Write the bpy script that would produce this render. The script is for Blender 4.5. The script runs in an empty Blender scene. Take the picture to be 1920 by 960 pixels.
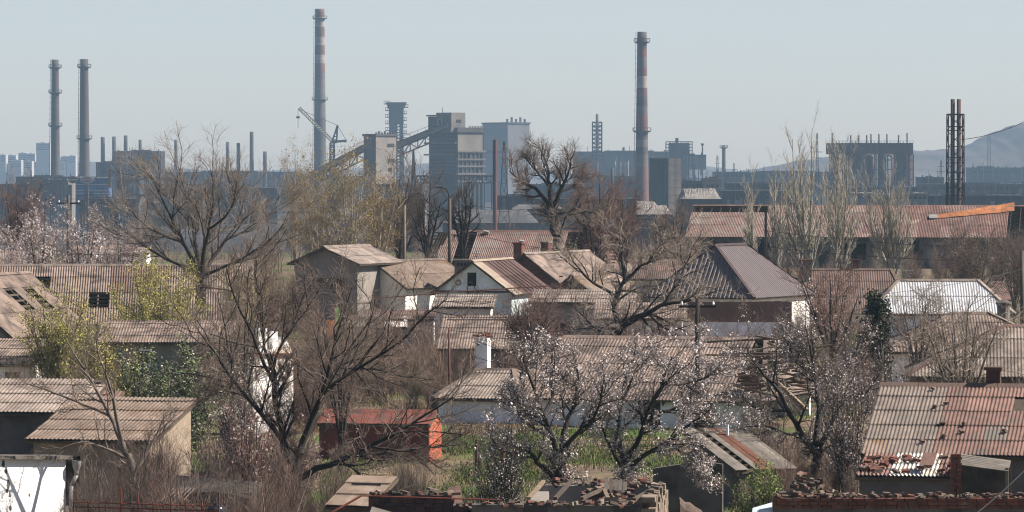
import bpy, bmesh, math, random
import numpy as np
from mathutils import Vector, Matrix
R = math.radians
SC = bpy.context.scene
COL = SC.collection
rnd = random.Random(7)

# ---------------------------------------------------------------- camera, sky, sun, exposure
CZ = 11.0            # camera height (m), third floor window
FP = 8000.0          # focal length in pixels of the 1920 px wide photograph (150 mm lens)
HY = 315.0           # horizon row
cam_d = bpy.data.cameras.new('camera'); cam = bpy.data.objects.new('camera', cam_d); COL.objects.link(cam)
cam_d.sensor_width = 36.0; cam_d.lens = 150.0; cam_d.clip_start = 1.0; cam_d.clip_end = 40000.0
cam.location = (0, 0, CZ); cam.rotation_euler = (R(90) - math.atan(165 / FP), 0, 0)
SC.camera = cam

SUN_DIR = Vector((0.86, 0.03, 0.80)).normalized()      # from the scene towards the sun
SUN_EL = math.asin(SUN_DIR.z); SUN_AZ = math.atan2(SUN_DIR.x, SUN_DIR.y)
w = bpy.data.worlds.new('World'); SC.world = w; w.use_nodes = True
nt = w.node_tree; bg = nt.nodes['Background']
sky = nt.nodes.new('ShaderNodeTexSky'); sky.sky_type = 'NISHITA'; sky.sun_disc = False
sky.sun_elevation = SUN_EL; sky.sun_rotation = SUN_AZ; sky.altitude = 0; sky.air_density = 1.0; sky.dust_density = 0.4; sky.ozone_density = 1.2
tint = nt.nodes.new('ShaderNodeMixRGB'); tint.blend_type = 'MULTIPLY'; tint.inputs[0].default_value = 1.0; tint.inputs[2].default_value = (.975, .89, .94, 1)   # white balance of the whole sky
nt.links.new(sky.outputs[0], tint.inputs[1]); nt.links.new(tint.outputs[0], bg.inputs[0]); bg.inputs[1].default_value = 0.050
sd = bpy.data.lights.new('sun', 'SUN'); sd.energy = 5.0; sd.angle = R(0.53); sd.color = (1.0, 0.93, 0.83)
sun = bpy.data.objects.new('sun', sd); COL.objects.link(sun); sun.location = (0, 0, 300)
sun.rotation_euler = SUN_DIR.to_track_quat('Z', 'Y').to_euler()
SC.view_settings.view_transform = 'Standard'; SC.view_settings.look = 'None'
SC.view_settings.exposure = 1.12; SC.view_settings.gamma = 1.0
SC.cycles.max_bounces = 6; SC.cycles.diffuse_bounces = 2; SC.cycles.glossy_bounces = 2; SC.cycles.volume_bounces = 1
SC.cycles.transparent_max_bounces = 4
HAZE_DENSITY = 0.0001
SC.cycles.pixel_filter_type = 'BLACKMAN_HARRIS'; SC.cycles.filter_width = 1.15

# ---------------------------------------------------------------- measuring helpers
PROF = [(-400, 0), (0, 0), (140, 0), (168, 0.75), (250, 1.2), (300, 1.5), (480, 1.5), (900, -10), (20000, -10)]
def gz(D):
    for (a, za), (b, zb) in zip(PROF, PROF[1:]):
        if a <= D <= b: return za + (zb - za) * (D - a) / (b - a)
    return -10.0
def X(px, D): return (px - 960.0) / FP * D
def Z(py, D): return CZ - (py - HY) * D / FP
def P(px, D): return Vector((X(px, D), D, gz(D)))

# ---------------------------------------------------------------- materials
# brightness factor per surface family, balancing sun, shade fill and exposure in the colours
TONE = {'white': 1.35, 'cool': 1.6, 'plaster': 1.4, 'dark': .95, 'soot': .8, 'grey': .8, 'silver': .85, 'bark': .85, 'twig': 1.45, 'leaf': 1.5, 'blossom': 1.15, 'needle': .9, 'grass': .8, 'wire': 1, 'f': .62, 'hill': .62, 'orange': .9, 'green': .8}
def mat(name, c1, c2=None, scale=1.0, rough=0.85, var=0.0, bump=0.0, metal=0.0, stretch=(1, 1, 1), c3=None, s3=0.3, spec=0.3, t3=0.55, emit=None):
    m = bpy.data.materials.new(name); m.use_nodes = True
    n = m.node_tree.nodes; l = m.node_tree.links; b = n['Principled BSDF']
    k = TONE.get(name.split('_')[0], .62) * .82; sc_ = lambda c: (c[0] * k * 1.03, c[1] * k * .985, c[2] * k * .95)
    c2 = c2 or tuple(v * 0.7 for v in c1); c1 = sc_(c1); c2 = sc_(c2); c3 = sc_(c3) if c3 else None
    b.inputs['Roughness'].default_value = rough; b.inputs['Metallic'].default_value = metal
    b.inputs['Specular IOR Level'].default_value = spec
    g = n.new('ShaderNodeNewGeometry'); mp = n.new('ShaderNodeMapping'); mp.inputs['Scale'].default_value = stretch
    l.new(g.outputs['Position'], mp.inputs[0])
    nz = n.new('ShaderNodeTexNoise'); nz.inputs['Scale'].default_value = scale; nz.inputs['Detail'].default_value = 6; nz.inputs['Roughness'].default_value = 0.65
    l.new(mp.outputs[0], nz.inputs[0])
    rp = n.new('ShaderNodeValToRGB'); rp.color_ramp.elements[0].position = 0.38; rp.color_ramp.elements[1].position = 0.64
    rp.color_ramp.elements[0].color = (*c1, 1); rp.color_ramp.elements[1].color = (*c2, 1)
    l.new(nz.outputs[0], rp.inputs[0]); out = rp.outputs[0]
    if c3:
        n3 = n.new('ShaderNodeTexNoise'); n3.inputs['Scale'].default_value = s3; n3.inputs['Detail'].default_value = 4
        l.new(g.outputs['Position'], n3.inputs[0])
        r3 = n.new('ShaderNodeValToRGB'); r3.color_ramp.elements[0].position = t3 - 0.05; r3.color_ramp.elements[1].position = t3 + 0.08
        l.new(n3.outputs[0], r3.inputs[0])
        mx = n.new('ShaderNodeMixRGB'); mx.inputs[2].default_value = (*c3, 1)
        l.new(r3.outputs[0], mx.inputs[0]); l.new(out, mx.inputs[1]); out = mx.outputs[0]
    if var:
        oi = n.new('ShaderNodeObjectInfo'); hs = n.new('ShaderNodeHueSaturation')
        mr = n.new('ShaderNodeMapRange'); mr.inputs[3].default_value = 1 - var; mr.inputs[4].default_value = 1 + var
        l.new(oi.outputs['Random'], mr.inputs[0]); l.new(mr.outputs[0], hs.inputs['Value'])
        l.new(out, hs.inputs['Color']); out = hs.outputs[0]
    l.new(out, b.inputs['Base Color'])
    if bump:
        bp = n.new('ShaderNodeBump'); bp.inputs['Strength'].default_value = 0.6; bp.inputs['Distance'].default_value = bump
        l.new(nz.outputs[0], bp.inputs['Height']); l.new(bp.outputs[0], b.inputs['Normal'])
    return m
M = {}
def defm(name, *a, **k): M[name] = mat(name, *a, **k); return M[name]
defm('asb', (.41, .315, .265), (.24, .18, .15), 2.2, var=.2, c3=(.14, .108, .092), s3=1.0, t3=.56)
defm('asb_pale', (.46, .385, .33), (.29, .235, .2), 2.2, var=.18, c3=(.2, .16, .135), s3=1.0, t3=.58)
defm('asb_pink', (.36, .215, .175), (.24, .148, .122), 2.5, var=.14, c3=(.21, .16, .14), s3=1.4, t3=.6)
defm('asb_grey', (.35, .285, .245), (.235, .19, .165), 2.5, var=.12, c3=(.22, .2, .17), s3=1.0)
defm('asb_brown', (.25, .165, .135), (.17, .115, .095), 2.0, var=.14)
defm('asb_lichen', (.38, .295, .24), (.23, .17, .13), 1.8, var=.16, c3=(.26, .165, .095), s3=.9, t3=.6)
defm('red_rust', (.30, .17, .14), (.2, .11, .092), 1.4, var=.13, c3=(.42, .31, .26), s3=.6, t3=.62)
defm('redgrey', (.37, .245, .205), (.26, .165, .14), 1.8, var=.16, c3=(.36, .31, .27), s3=.7, t3=.57)
defm('orange', (.52, .21, .07), (.30, .11, .045), 2.0, var=.16, c3=(.22, .12, .08), s3=1.2, t3=.6)
defm('brown_metal', (.205, .165, .165), (.18, .145, .145), .7, rough=.45, var=.03, spec=.45)
defm('brown_trim', (.10, .06, .055), (.08, .05, .045), 1.0, rough=.55)
defm('brown_tin', (.16, .085, .065), (.11, .06, .05), 2.0, rough=.6, var=.2)
defm('tan_sheet', (.50, .41, .32), (.40, .32, .25), 1.3, var=.05)
defm('silver', (.62, .64, .66), (.50, .52, .55), 1.5, rough=.45, metal=.0, var=.06, spec=.6)
defm('white_sheet', (.44, .42, .39), (.30, .275, .25), 2.5, var=.08)
defm('white', (.78, .77, .75), (.60, .58, .55), 1.3, bump=.02, c3=(.42, .37, .32), s3=.7, t3=.64)
defm('white_peel', (.80, .79, .78), (.66, .64, .62), 1.7, bump=.02, c3=(.46, .30, .18), s3=.9, t3=.6)
defm('white_clean', (.85, .85, .84), (.78, .77, .76), 1.0, c3=(.5, .47, .44), s3=1.3, t3=.69)
defm('cool_white', (.60, .63, .68), (.46, .48, .52), 1.2, c3=(.36, .34, .32), s3=.8, t3=.63)  # whitewash with the blue of its shade put into the colour
defm('plaster_blue', (.50, .60, .63), (.40, .48, .52), 1.2, c3=(.55, .52, .48), s3=.9, t3=.58)
defm('tan_plaster', (.52, .42, .32), (.40, .32, .245), 3.5, bump=.03, c3=(.30, .24, .19), s3=1.3, t3=.6)
defm('grey_plaster', (.36, .33, .30), (.26, .24, .215), 1.3, bump=.02, stretch=(1, 1, .3))
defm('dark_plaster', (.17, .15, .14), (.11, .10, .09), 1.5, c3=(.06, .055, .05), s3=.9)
defm('soot', (.045, .04, .038), (.11, .095, .085), 1.5)
defm('wood', (.19, .145, .105), (.11, .085, .065), 3.0, var=.25, stretch=(1, 1, .3))
defm('wood_pale', (.36, .27, .18), (.24, .17, .115), 3.0, var=.2)
defm('wood_grey', (.30, .27, .235), (.19, .165, .14), 2.5, var=.18)
defm('dark', (.015, .014, .014), (.02, .018, .018), 1.0)
defm('glass', (.03, .035, .04), (.05, .055, .06), .6, rough=.15, spec=.6)
defm('brick', (.30, .115, .075), (.19, .075, .055), 3.0, var=.22, c3=(.32, .22, .17), s3=2.2, t3=.62)
defm('brick_sooty', (.17, .085, .065), (.09, .055, .045), 3.0, var=.3)
defm('stone', (.42, .34, .26), (.29, .23, .18), 3.0, var=.25, bump=.03, c3=(.20, .13, .10), s3=2.0, t3=.6)
defm('rubble', (.27, .18, .14), (.17, .13, .11), 4.0, var=.35)
defm('mortar', (.26, .22, .18), (.18, .15, .13), 3.0)
defm('red_shed', (.33, .105, .075), (.24, .08, .06), 1.6, var=.08, c3=(.19, .10, .08), s3=1.6, t3=.53)
defm('orange_shed', (.56, .14, .065), (.42, .11, .06), 2.2, c3=(.28, .11, .07), s3=1.8, t3=.58)
defm('rust', (.24, .09, .05), (.13, .06, .04), 3.0)
defm('rust_red', (.36, .09, .05), (.2, .06, .04), 3.0)
defm('fence_brown', (.33, .2, .155), (.27, .165, .13), 1.2, var=.08)
defm('galv', (.42, .43, .44), (.33, .34, .35), 2.0, rough=.5)
defm('green_paint', (.28, .55, .14), (.24, .48, .12), 2.0)
defm('concrete', (.34, .31, .27), (.24, .22, .195), .8, c3=(.15, .135, .12), s3=.4)
defm('pole_wood', (.17, .14, .115), (.105, .085, .07), 2.0, stretch=(3, 3, .3))
defm('wire', (.06, .055, .05), (.05, .045, .04), 1.0)
defm('wire_pale', (.5, .48, .45), (.4, .4, .38), 1.0)
# trees
defm('bark_dark', (.036, .028, .024), (.024, .019, .016), 4.0, bump=.02)
defm('bark_mid', (.07, .054, .045), (.042, .033, .028), 4.0, bump=.02)
defm('bark_grey', (.21, .175, .145), (.12, .10, .085), 4.0)
defm('bark_birch', (.55, .50, .44), (.33, .28, .23), 4.0)
defm('bark_poplar', (.46, .43, .37), (.24, .22, .185), 3.0)
defm('twig_dark', (.075, .058, .048), (.05, .04, .034), 3.0)
defm('twig_mid', (.15, .115, .094), (.09, .07, .06), 2.0, var=.12)
defm('twig_red', (.155, .10, .082), (.10, .064, .054), 2.0, var=.15)
defm('twig_grey', (.24, .20, .165), (.15, .125, .105), 2.0, var=.12)
defm('twig_poplar', (.36, .33, .275), (.24, .22, .18), 2.0)
defm('twig_ochre', (.19, .15, .095), (.12, .095, .062), 2.0, var=.12)
defm('leaf_ochre', (.25, .19, .065), (.17, .125, .05), 1.5, var=.08)
defm('leaf_yellow', (.31, .29, .085), (.19, .18, .06), 1.3, var=.1)
defm('leaf_green', (.085, .11, .04), (.05, .07, .03), 1.5, var=.1)
defm('leaf_fresh', (.13, .19, .045), (.08, .12, .03), 1.5)
defm('needle', (.045, .055, .024), (.028, .035, .017), 2.0)
defm('blossom', (.66, .60, .59), (.46, .41, .40), 3.0)
defm('blossom_white', (.70, .68, .63), (.50, .48, .42), 5.0)
defm('blossom_pink', (.36, .27, .265), (.22, .16, .155), 5.0)
defm('grass', (.115, .19, .04), (.14, .16, .05), 1.0)
defm('grass_dry', (.27, .20, .115), (.19, .135, .08), 1.0)
# works
defm('f_conc', (.33, .295, .255), (.23, .205, .18), .12, stretch=(1, 1, .35), c3=(.15, .14, .13), s3=.09, t3=.6)
defm('f_conc_pale', (.42, .37, .32), (.31, .27, .235), .15, c3=(.2, .18, .16), s3=.12, t3=.62)
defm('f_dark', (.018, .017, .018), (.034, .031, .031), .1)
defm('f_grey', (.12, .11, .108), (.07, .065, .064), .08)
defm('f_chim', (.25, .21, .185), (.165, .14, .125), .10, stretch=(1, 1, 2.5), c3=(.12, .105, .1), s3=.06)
defm('f_chimdark', (.14, .115, .105), (.09, .075, .07), .12, stretch=(1, 1, 2.5))
defm('f_red', (.27, .135, .115), (.18, .095, .085), .15)
defm('f_white', (.52, .46, .42), (.38, .33, .30), .2, stretch=(1, 1, 3))
defm('f_rust', (.15, .075, .055), (.06, .04, .034), .25, stretch=(1, 1, .3))
defm('f_rustred', (.26, .10, .075), (.16, .075, .06), .2)
defm('f_rubble', (.36, .32, .28), (.16, .14, .125), .35)
defm('f_blue', (.05, .17, .42), (.05, .15, .36), .1)
defm('f_yellow', (.44, .36, .24), (.34, .28, .2), .3)
defm('f_crane', (.50, .45, .30), (.42, .38, .27), .3)
defm('f_steel', (.09, .085, .085), (.06, .056, .056), .3)
defm('f_white_sign', (.75, .74, .72), (.65, .63, .6), .4)
defm('f_orange_sign', (.45, .16, .08), (.3, .1, .06), .6)
defm('f_city', (.62, .58, .56), (.5, .47, .46), .02)  # pale tone puts the distance haze into the wall colour
defm('f_pale', (.30, .29, .29), (.22, .21, .215), .05, stretch=(1, 1, .3))
defm('hill', (.105, .08, .065), (.042, .034, .029), .012, stretch=(1, 1, .4), c3=(.12, .10, .09), s3=.01, t3=.55)

# ---------------------------------------------------------------- object helpers
def link(o, parent=None):
    COL.objects.link(o)
    if parent is not None: o.parent = parent
    return o
def tag(o, label=None, cat=None, group=None, kind=None):
    if label: o['label'] = label
    if cat: o['category'] = cat
    if group: o['group'] = group
    if kind: o['kind'] = kind
    return o
def thing(name, label, cat, loc=(0, 0, 0), rz=0.0, group=None):
    o = bpy.data.objects.new(name, None); link(o); o.location = loc; o.rotation_euler = (0, 0, rz); o.empty_display_size = .5
    return tag(o, label, cat, group)
class MB:
    def __init__(s): s.v = []; s.f = []
    def add(s, vs, fs):
        k = len(s.v); s.v += [tuple(p) for p in vs]; s.f += [tuple(i + k for i in f) for f in fs]; return s
    def box(s, c, d, rz=0.0, tilt=None):
        hx, hy, hz = d[0] / 2, d[1] / 2, d[2] / 2
        mt = Matrix.Rotation(rz, 3, 'Z')
        if tilt is not None: mt = mt @ Matrix.Rotation(tilt[0], 3, 'X') @ Matrix.Rotation(tilt[1], 3, 'Y')
        vs = [Vector(c) + mt @ Vector((x, y, z)) for x in (-hx, hx) for y in (-hy, hy) for z in (-hz, hz)]
        return s.add(vs, [(0, 1, 3, 2), (4, 6, 7, 5), (0, 4, 5, 1), (2, 3, 7, 6), (0, 2, 6, 4), (1, 5, 7, 3)])
    def bx(s, x0, x1, y0, y1, z0, z1): return s.box(((x0 + x1) / 2, (y0 + y1) / 2, (z0 + z1) / 2), (x1 - x0, y1 - y0, z1 - z0))
    def bar(s, p, q, a, b=None):
        b = b or a; p = Vector(p); q = Vector(q); t = (q - p).normalized()
        ref = Vector((0, 0, 1)) if abs(t.z) < .95 else Vector((0, 1, 0))
        u = t.cross(ref).normalized() * a / 2; v = u.cross(t).normalized() * b / 2
        vs = [p - u - v, p + u - v, p + u + v, p - u + v, q - u - v, q + u - v, q + u + v, q - u + v]
        return s.add(vs, [(3, 2, 1, 0), (4, 5, 6, 7), (0, 1, 5, 4), (1, 2, 6, 5), (2, 3, 7, 6), (3, 0, 4, 7)])
    def tube(s, p, q, r0, r1=None, n=8, cap=True):
        r1 = r0 if r1 is None else r1; p = Vector(p); q = Vector(q); t = (q - p).normalized()
        ref = Vector((0, 0, 1)) if abs(t.z) < .95 else Vector((0, 1, 0))
        u = t.cross(ref).normalized(); v = u.cross(t).normalized(); vs = []
        for c, r in ((p, r0), (q, r1)):
            vs += [c + (u * math.cos(6.28318 * i / n) + v * math.sin(6.28318 * i / n)) * r for i in range(n)]
        fs = [(i, (i + 1) % n, n + (i + 1) % n, n + i) for i in range(n)]
        if cap: fs += [tuple(range(n))[::-1], tuple(range(n, 2 * n))]
        return s.add(vs, fs)
    def path(s, pts, r, n=6):
        for a, b in zip(pts, pts[1:]): s.tube(a, b, r, r, n)
        return s
    def lathe(s, prof, c=(0, 0, 0), n=24):
        vs = []
        for r, z in prof: vs += [(c[0] + r * math.cos(6.28318 * i / n), c[1] + r * math.sin(6.28318 * i / n), c[2] + z) for i in range(n)]
        fs = []
        for k in range(len(prof) - 1): fs += [(k * n + i, k * n + (i + 1) % n, (k + 1) * n + (i + 1) % n, (k + 1) * n + i) for i in range(n)]
        return s.add(vs, fs)
    def poly(s, pts): return s.add(pts, [tuple(range(len(pts)))])
    def slab(s, pts, th):      # polygon thickened along its normal, downwards
        pts = [Vector(p) for p in pts]; nn = (pts[1] - pts[0]).cross(pts[2] - pts[0]).normalized()
        if nn.z < 0: pts = pts[::-1]; nn = -nn
        lo = [p - nn * th for p in pts]; k = len(pts)
        return s.add(pts + lo, [tuple(range(k)), tuple(range(k, 2 * k))[::-1]] + [(i, k + i, k + (i + 1) % k, (i + 1) % k) for i in range(k)])
    def extrude(s, pts, dv):
        pts = [Vector(p) for p in pts]; dv = Vector(dv); k = len(pts)
        return s.add(pts + [p + dv for p in pts], [tuple(range(k))[::-1], tuple(range(k, 2 * k))] + [(i, (i + 1) % k, k + (i + 1) % k, k + i) for i in range(k)])
    def mesh(s, name, m, smooth=False):
        me = bpy.data.meshes.new(name); me.from_pydata(s.v, [], s.f)
        if m is not None: me.materials.append(M[m] if isinstance(m, str) else m)
        if smooth: me.polygons.foreach_set('use_smooth', [True] * len(me.polygons))
        me.update(); return me
    def build(s, name, m, parent=None, smooth=False):
        return link(bpy.data.objects.new(name, s.mesh(name, m, smooth)), parent)
    def recalc(s, o):
        bm = bmesh.new(); bm.from_mesh(o.data); bmesh.ops.recalc_face_normals(bm, faces=bm.faces); bm.to_mesh(o.data); bm.free(); return o

def truss(mb, p, q, h, n, w=.3, up=Vector((0, 0, 1))):
    p = Vector(p); q = Vector(q); u = up * h
    mb.bar(p, q, w); mb.bar(p + u, q + u, w)
    for i in range(n):
        a = p.lerp(q, i / n); b = p.lerp(q, (i + 1) / n)
        mb.bar(a, a + u, w * .7); mb.bar(a if i % 2 else a + u, b + u if i % 2 else b, w * .7)
    mb.bar(q, q + u, w * .7)
def lattice(mb, c, w0, w1, z0, z1, n, t=.25):
    cs = lambda k: [(c[0] + sx * (w0 + (w1 - w0) * k) / 2, c[1] + sy * (w0 + (w1 - w0) * k) / 2, z0 + (z1 - z0) * k) for sx, sy in ((-1, -1), (1, -1), (1, 1), (-1, 1))]
    for i in range(n):
        a = cs(i / n); b = cs((i + 1) / n)
        for j in range(4):
            mb.bar(a[j], b[j], t); mb.bar(b[j], b[(j + 1) % 4], t * .7)
            mb.bar(a[j] if i % 2 else a[(j + 1) % 4], b[(j + 1) % 4] if i % 2 else b[j], t * .6)

# ---------------------------------------------------------------- roofs of single sheets
SHEETS = {}
def wave_mesh(sw, sl, waves, amp, m, clip=None, u0=0, v0=0, prof='sine'):
    key = (round(sw, 3), round(sl, 3), waves, amp, m, prof)
    if clip is None and key in SHEETS: return SHEETS[key]
    mb = MB(); seg = 6 if prof == 'sine' else 4
    xs = []; zs = []
    for i in range(waves * seg + 1):
        ph = i / seg
        if prof == 'sine': xs.append(i / (waves * seg) * sw); zs.append(-amp * math.cos(6.28318 * ph))
        else:
            k = i % 4; base = i // 4
            xs.append((base + (0, .4, .5, .9)[k]) / waves * sw); zs.append((-amp, -amp, amp, amp)[k])
    xs[-1] = sw
    nv = 2
    for j in range(nv + 1):
        v = sl * j / nv; lift = .03 * (1 - j / nv)
        for x_, z_ in zip(xs, zs): mb.v.append((x_, v, z_ + lift))
    c = len(xs)
    for j in range(nv):
        for i in range(c - 1): mb.f.append((j * c + i, j * c + i + 1, (j + 1) * c + i + 1, (j + 1) * c + i))
    me = mb.mesh('sheet', m, smooth=(prof == 'sine'))
    if clip is None: SHEETS[key] = me; return me
    bm = bmesh.new(); bm.from_mesh(me)
    k = len(clip)
    for i in range(k):
        a = Vector(clip[i]) - Vector((u0, v0)); b = Vector(clip[(i + 1) % k]) - Vector((u0, v0)); d = b - a
        bmesh.ops.bisect_plane(bm, geom=bm.verts[:] + bm.edges[:] + bm.faces[:], plane_co=(a.x, a.y, 0), plane_no=(d.y, -d.x, 0), clear_outer=True)
    ok = len(bm.faces) > 0
    bm.to_mesh(me); bm.free()
    return me if ok else None
def inside(poly, u, v):
    k = len(poly)
    for i in range(k):
        a = poly[i]; b = poly[(i + 1) % k]
        if (b[0] - a[0]) * (v - a[1]) - (b[1] - a[1]) * (u - a[0]) < -1e-4: return False
    return True
def sheets(parent, O, U, V, poly, sw, sl, waves, m, amp=.016, skip=None, name='sheet', prof='sine', jit=.006, seed=0, lapv=.1, drop=0.0):
    """tile the convex polygon poly (counter-clockwise, u along the eave, v up the slope) with single sheets"""
    rg = random.Random(seed); O = Vector(O); U = Vector(U).normalized(); V = Vector(V).normalized(); N = U.cross(V)
    umin = min(p[0] for p in poly); umax = max(p[0] for p in poly); vmin = min(p[1] for p in poly); vmax = max(p[1] for p in poly)
    nu = math.ceil((umax - umin) / sw - .02); nv = math.ceil((vmax - vmin) / sl - .02)
    for j in range(nv):
        for i in range(nu):
            if skip and skip(i, j, nu, nv): continue
            if drop and rg.random() < drop: continue
            u = umin + i * sw; v = vmin + j * sl; mm = m(i, j, nu, nv, rg) if callable(m) else m
            l2 = sl + lapv
            cor = [(u, v), (u + sw, v), (u + sw, v + l2), (u, v + l2)]
            ins = [inside(poly, *c) for c in cor]
            if all(ins): me = wave_mesh(sw, l2, waves, amp, mm, prof=prof)
            else:
                if not any(ins) and not any(inside(cor, *p) for p in poly):
                    cx_, cy_ = u + sw / 2, v + sl / 2
                    if not inside(poly, cx_, cy_): continue
                me = wave_mesh(sw, l2, waves, amp, mm, clip=poly, u0=u, v0=v, prof=prof)
                if me is None: continue
            o = bpy.data.objects.new(name, me); link(o, parent)
            pos = O + U * (u + rg.uniform(-jit, jit)) + V * (v + rg.uniform(-jit, jit) * 2) + N * (amp + .004 + rg.uniform(0, jit) + .004 * (i % 2))
            rz = rg.gauss(0, jit * .5)
            o.matrix_local = Matrix(((U.x, V.x, N.x, pos.x), (U.y, V.y, N.y, pos.y), (U.z, V.z, N.z, pos.z), (0, 0, 0, 1))) @ Matrix.Rotation(rz, 4, 'Z')

FOOT = []    # footprints, so that bushes keep out
def footprint(x, y, rz, L, W, grow=.4): FOOT.append((x, y, rz, L / 2 + grow, W / 2 + grow))
def free(x, y):
    for fx, fy, rz, a, b in FOOT:
        dx, dy = x - fx, y - fy; c, s = math.cos(rz), math.sin(rz)
        if abs(dx * c + dy * s) < a and abs(-dx * s + dy * c) < b: return False
    return True

def wall_face(mb, O, U, w, h, opens, th=.25):
    """rectangular wall with openings (u0,u1,v0,v1); outer side is on the right of U seen from above"""
    O = Vector(O); U = Vector(U).normalized(); Zv = Vector((0, 0, 1)); Nn = Vector((U.y, -U.x, 0)); I = -Nn * th
    us = sorted({0, w, *[a for o in opens for a in o[:2]]}); vs = sorted({0, h, *[a for o in opens for a in o[2:4]]})
    q = lambda u, v, d=0: O + U * u + Zv * v + I * d
    for a, b in zip(us, us[1:]):
        for c, d in zip(vs, vs[1:]):
            if any(o[0] <= (a + b) / 2 <= o[1] and o[2] <= (c + d) / 2 <= o[3] for o in opens): continue
            mb.poly([q(a, c), q(b, c), q(b, d), q(a, d)]); mb.poly([q(a, c, 1), q(a, d, 1), q(b, d, 1), q(b, c, 1)])
    for a, b, c, d in [o[:4] for o in opens]:
        mb.poly([q(a, c), q(a, c, 1), q(b, c, 1), q(b, c)]); mb.poly([q(a, d), q(b, d), q(b, d, 1), q(a, d, 1)])
        mb.poly([q(a, c), q(a, d), q(a, d, 1), q(a, c, 1)]); mb.poly([q(b, c), q(b, c, 1), q(b, d, 1), q(b, d)])

def window(parent, O, U, o, glass=True, fm='white_clean', bars=1, name='window'):
    O = Vector(O); U = Vector(U).normalized(); Nn = Vector((U.y, -U.x, 0)); Zv = Vector((0, 0, 1))
    a, b, c, d = o[:4]; q = lambda u, v, k=.06: O + U * u + Zv * v - Nn * k
    f = MB(); t = .07
    for p, r in ((q(a, c + t / 2), q(b, c + t / 2)), (q(a, d - t / 2), q(b, d - t / 2)), (q(a + t / 2, c + t), q(a + t / 2, d - t)), (q(b - t / 2, c + t), q(b - t / 2, d - t))): f.bar(p, r, t)
    for k in range(bars):
        u = a + (b - a) * (k + 1) / (bars + 1); f.bar(q(u, c + t), q(u, d - t), t * .7)
    fo = f.build(name, fm, parent)
    if glass: MB().poly([q(a + t, c + t, .08), q(b - t, c + t, .08), q(b - t, d - t, .08), q(a + t, d - t, .08)]).build('pane', 'glass', fo)
    return fo

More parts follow.
